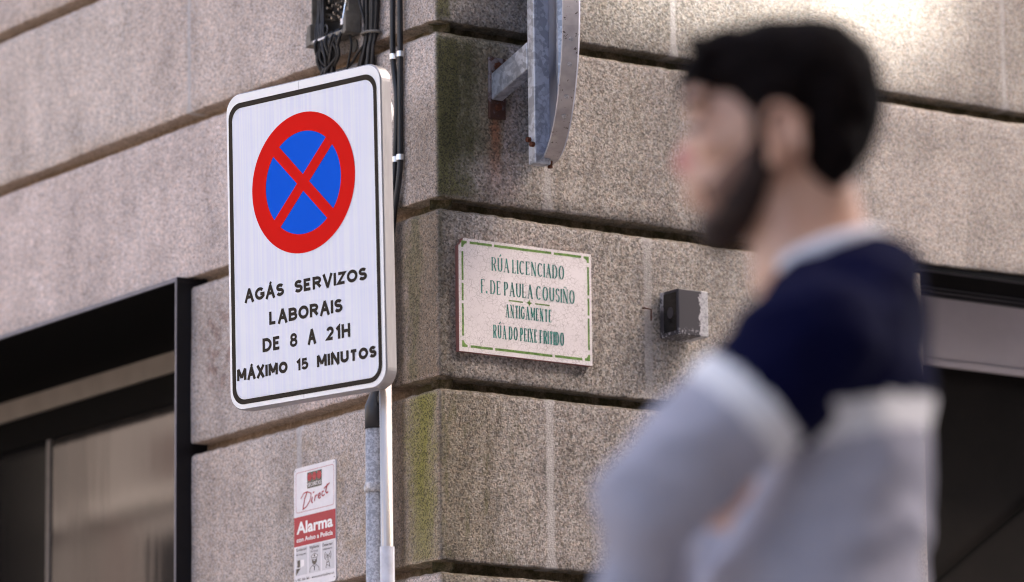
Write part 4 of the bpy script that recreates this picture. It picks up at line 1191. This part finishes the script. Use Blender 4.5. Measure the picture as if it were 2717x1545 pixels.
    def hand(wr, dirv, up_, curl):
        dirv = np.array(dirv) / np.linalg.norm(dirv); up_ = np.array(up_) - dirv * (np.array(up_) @ dirv); up_ /= np.linalg.norm(up_)
        nn = np.cross(dirv, up_)
        for k in range(4): cone(b, wr + dirv * .005 + up_ * (.006 * (k - 1.5)), .015, wr + dirv * .085 + up_ * (.0185 * (k - 1.5)), .0115)
        for k, L in enumerate((.062, .074, .078, .068)):
            q0 = wr + dirv * .085 + up_ * (.0190 * (k - 1.5)); d1 = dirv * math.cos(curl) + nn * math.sin(curl); d2 = dirv * math.cos(curl * 2.2) + nn * math.sin(curl * 2.2)
            q1 = q0 + d1 * L * .55; q2 = q1 + d2 * L * .45; cone(b, q0, .0092, q1, .0085); cone(b, q1, .0085, q2, .0072)
        t0 = wr + dirv * .028 + up_ * .030; t1 = t0 + (dirv * .6 + up_ * .8) * .036; t2 = t1 + (dirv * .9 + up_ * .3) * .030
        cone(b, t0, .012, t1, .0100); cone(b, t1, .0100, t2, .0085)
    hand(wr_f, ex * .35 + ez * .55 + el * .35, -ex, .35)
    hand(wr_n, -ex * .8 - el * .5 - ez * .15, ez, .35)
    def cls_body(c):
        out = np.zeros(len(c), int)
        for (q, r_) in ((at(1708, 412), .020),):
            out[np.linalg.norm(c - q, axis=1) < r_] = 1
        return out
    body = grow(b, 'body', [m_skin, m_flush], .0040, 9, cls_body)
    # ---- hair
    h = MB()
    ellipsoid(h, at(1965, 188), .104, .063, HW + .010, -4)
    ellipsoid(h, at(2020, 200), .078, .070, HW + .014, -12)
    ellipsoid(h, at(2080, 255), .058, .084, HW + .012, 0)
    ellipsoid(h, at(1866, 158), .058, .036, .068, 22)
    ellipsoid(h, at(1790, 156), .040, .0150, .060, 42)
    ellipsoid(h, at(1752, 182), .022, .015, .055, 48)
    ellipsoid(h, at(1724, 206), .017, .0115, .050, 58)
    cone(h, at(2075, 330), .056, at(2094, 432), .020)
    for sgn in (1, -1):
        ellipsoid(h, at(2068, 330, sgn * .045), .040, .064, .034, -12)
        ellipsoid(h, at(1948, 222, sgn * .062), .048, .040, .024, 10)
        cone(h, at(1905, 240, sgn * .068), .018, at(1903, 330, sgn * .066), .012)
        cone(h, at(1903, 320, sgn * .066), .012, at(1900, 400, sgn * .063), .011)
    rr = random.Random(21)
    sil = [(1706, 205), (1745, 146), (1809, 100), (1892, 62), (1975, 48), (2057, 62), (2125, 88), (2171, 128), (2192, 200), (2194, 255), (2172, 315)]
    for i in range(170):
        t_ = rr.random() ** 1.25 * (len(sil) - 1.001); k_ = int(t_); f_ = t_ - k_
        X = sil[k_][0] * (1 - f_) + sil[k_ + 1][0] * f_; Y = sil[k_][1] * (1 - f_) + sil[k_ + 1][1] * f_
        l_ = rr.uniform(-1, 1); depth_ = 1 - math.sqrt(1 - (l_ * .92) ** 2)
        X += (2000 - X) * (depth_ * .55 + .10) ; Y += (270 - Y) * (depth_ * .55 + .10)
        p0 = at(X + (2000 - X) * .05, Y + (270 - Y) * .05, l_ * (HW - .006))
        o_ = p0 - at(2000, 270, 0); o_ /= np.linalg.norm(o_)
        back = -ex if k_ > 1 else (ex * .55 + ez * .25)
        dr = o_ * .55 + back * .55 + np.array([rr.uniform(-.35, .35) for _ in range(3)]); dr /= np.linalg.norm(dr)
        if k_ > 7: dr = o_ * .4 - ez * .8
        cone(h, p0 - dr * .012, .0085, p0 + dr * rr.uniform(.012, .026), .0030)
    grow(h, 'hair', [m_hair], .0042, 2, None, root, .0045)
    # ---- beard
    e = MB()
    for sgn in (1, -1):
        cone(e, at(1905, 330, sgn * .060), .012, at(1895, 430, sgn * .056), .017)
        cone(e, at(1893, 425, sgn * .053), .020, at(1850, 520, sgn * .038), .024)
        cone(e, at(1850, 520, sgn * .034), .024, at(1806, 570, sgn * .016), .024)
        cone(e, at(1764, 462, sgn * .012), .0085, at(1795, 530, sgn * .028), .011)
    for sgn in (1, -1):
        cone(e, at(1876, 400, sgn * .052), .017, at(1815, 480, sgn * .040), .021)
        cone(e, at(1812, 482, sgn * .034), .017, at(1748, 458, sgn * .013), .0085)
    ellipsoid(e, at(1800, 572), .026, .027, .028)
    ellipsoid(e, at(1835, 560), .030, .024, .036)
    J0, J1 = at(1912, 330), at(1806, 600)
    def cls_beard(c):
        f = lambda q: -((q - base) @ rh)
        d_ = np.array([f(J1) - f(J0), J1[2] - J0[2]]); d_ /= np.linalg.norm(d_)
        sd = (f(c) - f(J0)) * (-d_[1]) + (c[:, 2] - J0[2]) * d_[0]      # metres in front of the jaw line
        return np.where((sd > .006 + .012 * np.clip((at(1800, 470)[2] - c[:, 2]) / .04, 0, 1)) & (c[:, 2] > at(1800, 555)[2]), 1, 0)
    grow(e, 'beard', [m_beard, m_stub], .004, 4, lambda c: cls_beard(c), root, .0025)
    # ---- eyes and brows
    for sgn in (1, -1):
        y = MB(); ellipsoid(y, at(1744, 318, sgn * .035), .0125, .0078, .0115); y.build('eye', m_eye, root, smooth=True)
        y = MB(); y.tube([at(1704, 266, sgn * .012), at(1714, 256, sgn * .028), at(1738, 252, sgn * .046), at(1772, 264, sgn * .058)], [.0030, .0048, .0048, .0022], 8); y.build('eyebrow', m_brow, root, smooth=True)
    # ---- t-shirt collar
    c_ = MB()
    A0, A1 = at(1925, 700), at(2205, 600)
    mid = (A0 + A1) / 2; L = np.linalg.norm(A1 - A0) / 2; dv = (A1 - A0) / np.linalg.norm(A1 - A0)
    pts = [mid + dv * L * math.cos(R(a)) * .93 + el * (.070 * math.sin(R(a))) for a in range(0, 361, 12)]
    c_.tube(pts, .0135, 10, caps=False); c_.build('shirt_collar', m_tee, root, smooth=True)
    # ---- sweater
    w = MB()
    tr = [(at(2062, 652), .066, .074, 20), (at(2075, 678), .084, .098, 19), (at(2085, 715), .098, .132, 15), (at(2080, 770), .100, .172, 9), (at(2076, 850), .106, .196, 3), (at(2078, 950), .108, .198), (at(2098, 1080), .096, .188), (at(2106, 1220), .090, .182), (at(2070, 1340), .104, .180), (at(2022, 1450), .121, .180), (at(2010, 1600), .125, .180), (at(2020, 1800), .126, .182), (at(2030, 1900), .122, .180)]
    loft(w, tr)
    cone(w, at(2085, 740), .060, at(2035, 860, .155), .075)
    for (s0, e0, w0) in ((sh_n, el_n, wr_n), (sh_f, el_f, wr_f)):
        cone(w, s0, .074, s0 + (e0 - s0) * .45, .064); cone(w, s0 + (e0 - s0) * .45, .064, e0, .060); cone(w, e0, .054, e0 + (w0 - e0) * .88, .032)
    bandc = at(1862, 1030, .195)
    def seg(c, a, q):
        d = q - a; t_ = ((c - a) @ d) / (d @ d); tc = np.clip(t_, 0, 1); return t_, np.linalg.norm(c - (a + tc[:, None] * d), axis=1), np.linalg.norm(d)
    def cls_sw(c):
        out = np.full(len(c), 2)
        z = c[:, 2]
        fwd = -((c - base) @ rh)
        zb1 = at(2250, 1040)[2] ; zb0 = at(2250, 1124)[2]
        slope = .22 * (fwd - (-float((at(2250, 1050) - base) @ rh)))
        zz = z + slope
        out[zz > zb0] = 1; out[zz > zb1] = 0
        for (s0, e0, w0, tb) in ((sh_n, el_n, wr_n, None), (sh_f, el_f, wr_f, None)):
            t_, dd, L_ = seg(c, s0, e0); t2, d2, _ = seg(c, e0, w0)
            tb = ((at(1862, 1030, .195) - sh_n) @ (el_n - sh_n)) / ((el_n - sh_n) @ (el_n - sh_n))
            hwid = .019 / L_
            arm = (dd < .078) & (t_ > .16)
            lat = ((c - base) @ el) * (1 if s0 is sh_n else -1)
            arm &= (lat > .118) | (t_ > .8)
            out[arm & (t_ < tb - hwid)] = 0
            out[arm & (np.abs(t_ - tb) <= hwid)] = 1
            out[arm & (t_ > tb + hwid)] = 2
            out[(d2 < .068) & (t2 > .1)] = 2
        return out
    grow(w, 'sweater', [m_navy, m_white, m_grey], .006, 5, cls_sw, root, .0012, .0055)
    # ---- trousers and shoes
    q = MB()
    loft(q, [(loc(f0, hz + .10), .116, .172), (loc(f0, hz - .02), .124, .184), (loc(f0, hz - .10), .112, .178)])
    for sgn in (1, -1):
        kn = loc(f0 + .015, GROUND + .50, sgn * .10); an = loc(f0 - .02, GROUND + .08, sgn * .11)
        cone(q, loc(f0, hz - .03, sgn * .090), .102, kn, .074); cone(q, kn, .074, an, .060)
    grow(q, 'trousers', [m_trs], .008, 4, None, root, .002)
    for sgn in (1, -1):
        q = MB(); a_ = loc(f0 - .045, GROUND + .045, sgn * .112); t_ = loc(f0 + .15, GROUND + .038, sgn * .122)
        cone(q, a_, .042, t_, .036); q.box((-.09, -.045, 0), (.19, .045, .028), 0, lambda u, v, d: loc(f0 + u, GROUND + d + .001, sgn * .117 + v))
        o = grow(q, 'shoe', [m_shoe], .006, 5, None, root)
man()

# ================================================================ STREET
def paving():
    t = NT('granite_paving')
    br = t.n.new('ShaderNodeTexBrick'); br.inputs['Scale'].default_value = 1.0; br.inputs['Mortar Size'].default_value = .012
    br.inputs['Brick Width'].default_value = .8; br.inputs['Row Height'].default_value = .45
    br.inputs['Color1'].default_value = (.30, .28, .26, 1); br.inputs['Color2'].default_value = (.36, .33, .31, 1); br.inputs['Mortar'].default_value = (.12, .11, .10, 1)
    t.l.new(t.pos, br.inputs['Vector'])
    c = t.mix(1.0, br.outputs['Color'], t.ramp(t.noise(90, 3, .6), [(.3, .7), (.7, 1.2)]), 'MULTIPLY')
    t.P(c, .8, 0, .3)
    m = MB(); m.poly([(-160, -160, GROUND), (160, -160, GROUND), (160, 160, GROUND), (-160, 160, GROUND)])
    o = m.build('pavement', t.m); o['kind'] = 'structure'
paving()

def street_building(name, label, x0, x1, y0, y1, top, face, col, wins):
    r = thing(name, label, 'building', (.5 * (x0 + x1), .5 * (y0 + y1), GROUND))
    t = NT(name + '_stone'); c = t.mix(t.ss(.3, .7, t.noise(2.2, 4, .6)), tuple(v * .85 for v in col), col)
    c = t.mix(1.0, c, t.ramp(t.noise(60, 2, .6), [(.3, .8), (.7, 1.15)]), 'MULTIPLY'); t.P(c, .85, 0, .2)
    m = MB(); m.box((x0, y0, GROUND), (x1, y1, top)); m.build('wall', t.m, r)
    for (u, z, w, h) in wins:
        f = MB(); g = MB()
        if face == 'x':
            f.box((x1 - .02, u - w / 2 - .12, z - .12), (x1 + .05, u + w / 2 + .12, z + h + .12)); g.box((x1 + .0502, u - w / 2, z), (x1 + .06, u + w / 2, z + h))
        else:
            f.box((u - w / 2 - .12, y1 - .02, z - .12), (u + w / 2 + .12, y1 + .05, z + h + .12)); g.box((u - w / 2, y1 + .0502, z), (u + w / 2, y1 + .06, z + h))
        fo = f.build('window', t.m, r); g.build('pane', M_DGLASS, fo)
    return r, t.m
wins = [(6 + 3.1 * k, z, 1.2, 2.0) for k in (0, 1, 2, 5, 6, 7, 8) for z in (-1.2, 3.2)] + [(15.85, .3, .92, 1.85), (15.3, 3.2, 1.2, 2.0)]
fhouse, _m = street_building('facing_house', 'sunlit pale stone house across the side street, seen mirrored in the shop window', -15, -8, 3, 36, 6.0, 'x', (.40, .36, .335), wins)
def facing_details():
    t = simple('added_dark_timber', (.006, .005, .005), .9, 0, .02); l = simple('pale_string_course', (.56, .51, .47), .8); p = simple('grey_drainpipe', (.16, .14, .13), .6); w = simple('brown_shutter_paint', (.20, .155, .14), .6)
    m = MB(); m.box((-8.0, 17.68, GROUND + .01), (-7.86, 21.2, 3.5)); m.build('added_shopfront', t, fh_)  # invented dark front, put in so the left pane mirrors black
    m = MB(); m.box((-7.999, 3.2, 2.36), (-7.93, 17.6, 2.46)); m.build('string_course', l, fh_)
    m = MB(); m.tube([(-7.9, 17.12, GROUND), (-7.9, 17.12, 5.9)], .075, 10); m.build('drainpipe', p, fh_)
    m = MB(); m.box((-7.9995, 15.6, 2.47), (-7.95, 16.27, 2.76)); m.build('shop_sign_board', w, fh_)
    m = MB(); m.box((-7.9995, 16.62, 1.2), (-7.96, 16.86, 2.35)); m.build('shutter', w, fh_)
fh_ = fhouse
facing_details()
rb, rbm = street_building('tall_house', 'tall stone house behind the photographer that shades the street corner', -16, 32, -20, -13, 13.0, 'y', (.34, .31, .28), [(-12 + 3.6 * k, z, 1.2, 2.1) for k in range(12) for z in (-1.3, 2.4, 6.0, 9.6)])
a = MB()
gx0, gx1, gz = 12.33, 13.56, 16.64
a.box((-16, -13.30, 13.001), (gx0, -13.05, 18.4)); a.box((gx1, -13.30, 13.001), (32, -13.05, 18.4)); a.box((gx0 + .001, -13.30, 13.001), (gx1 - .001, -13.05, gz))
a.build('slotted_sun_screen', rbm, rb)  # made-up unseen wall, its gap cut to shape the sun patch
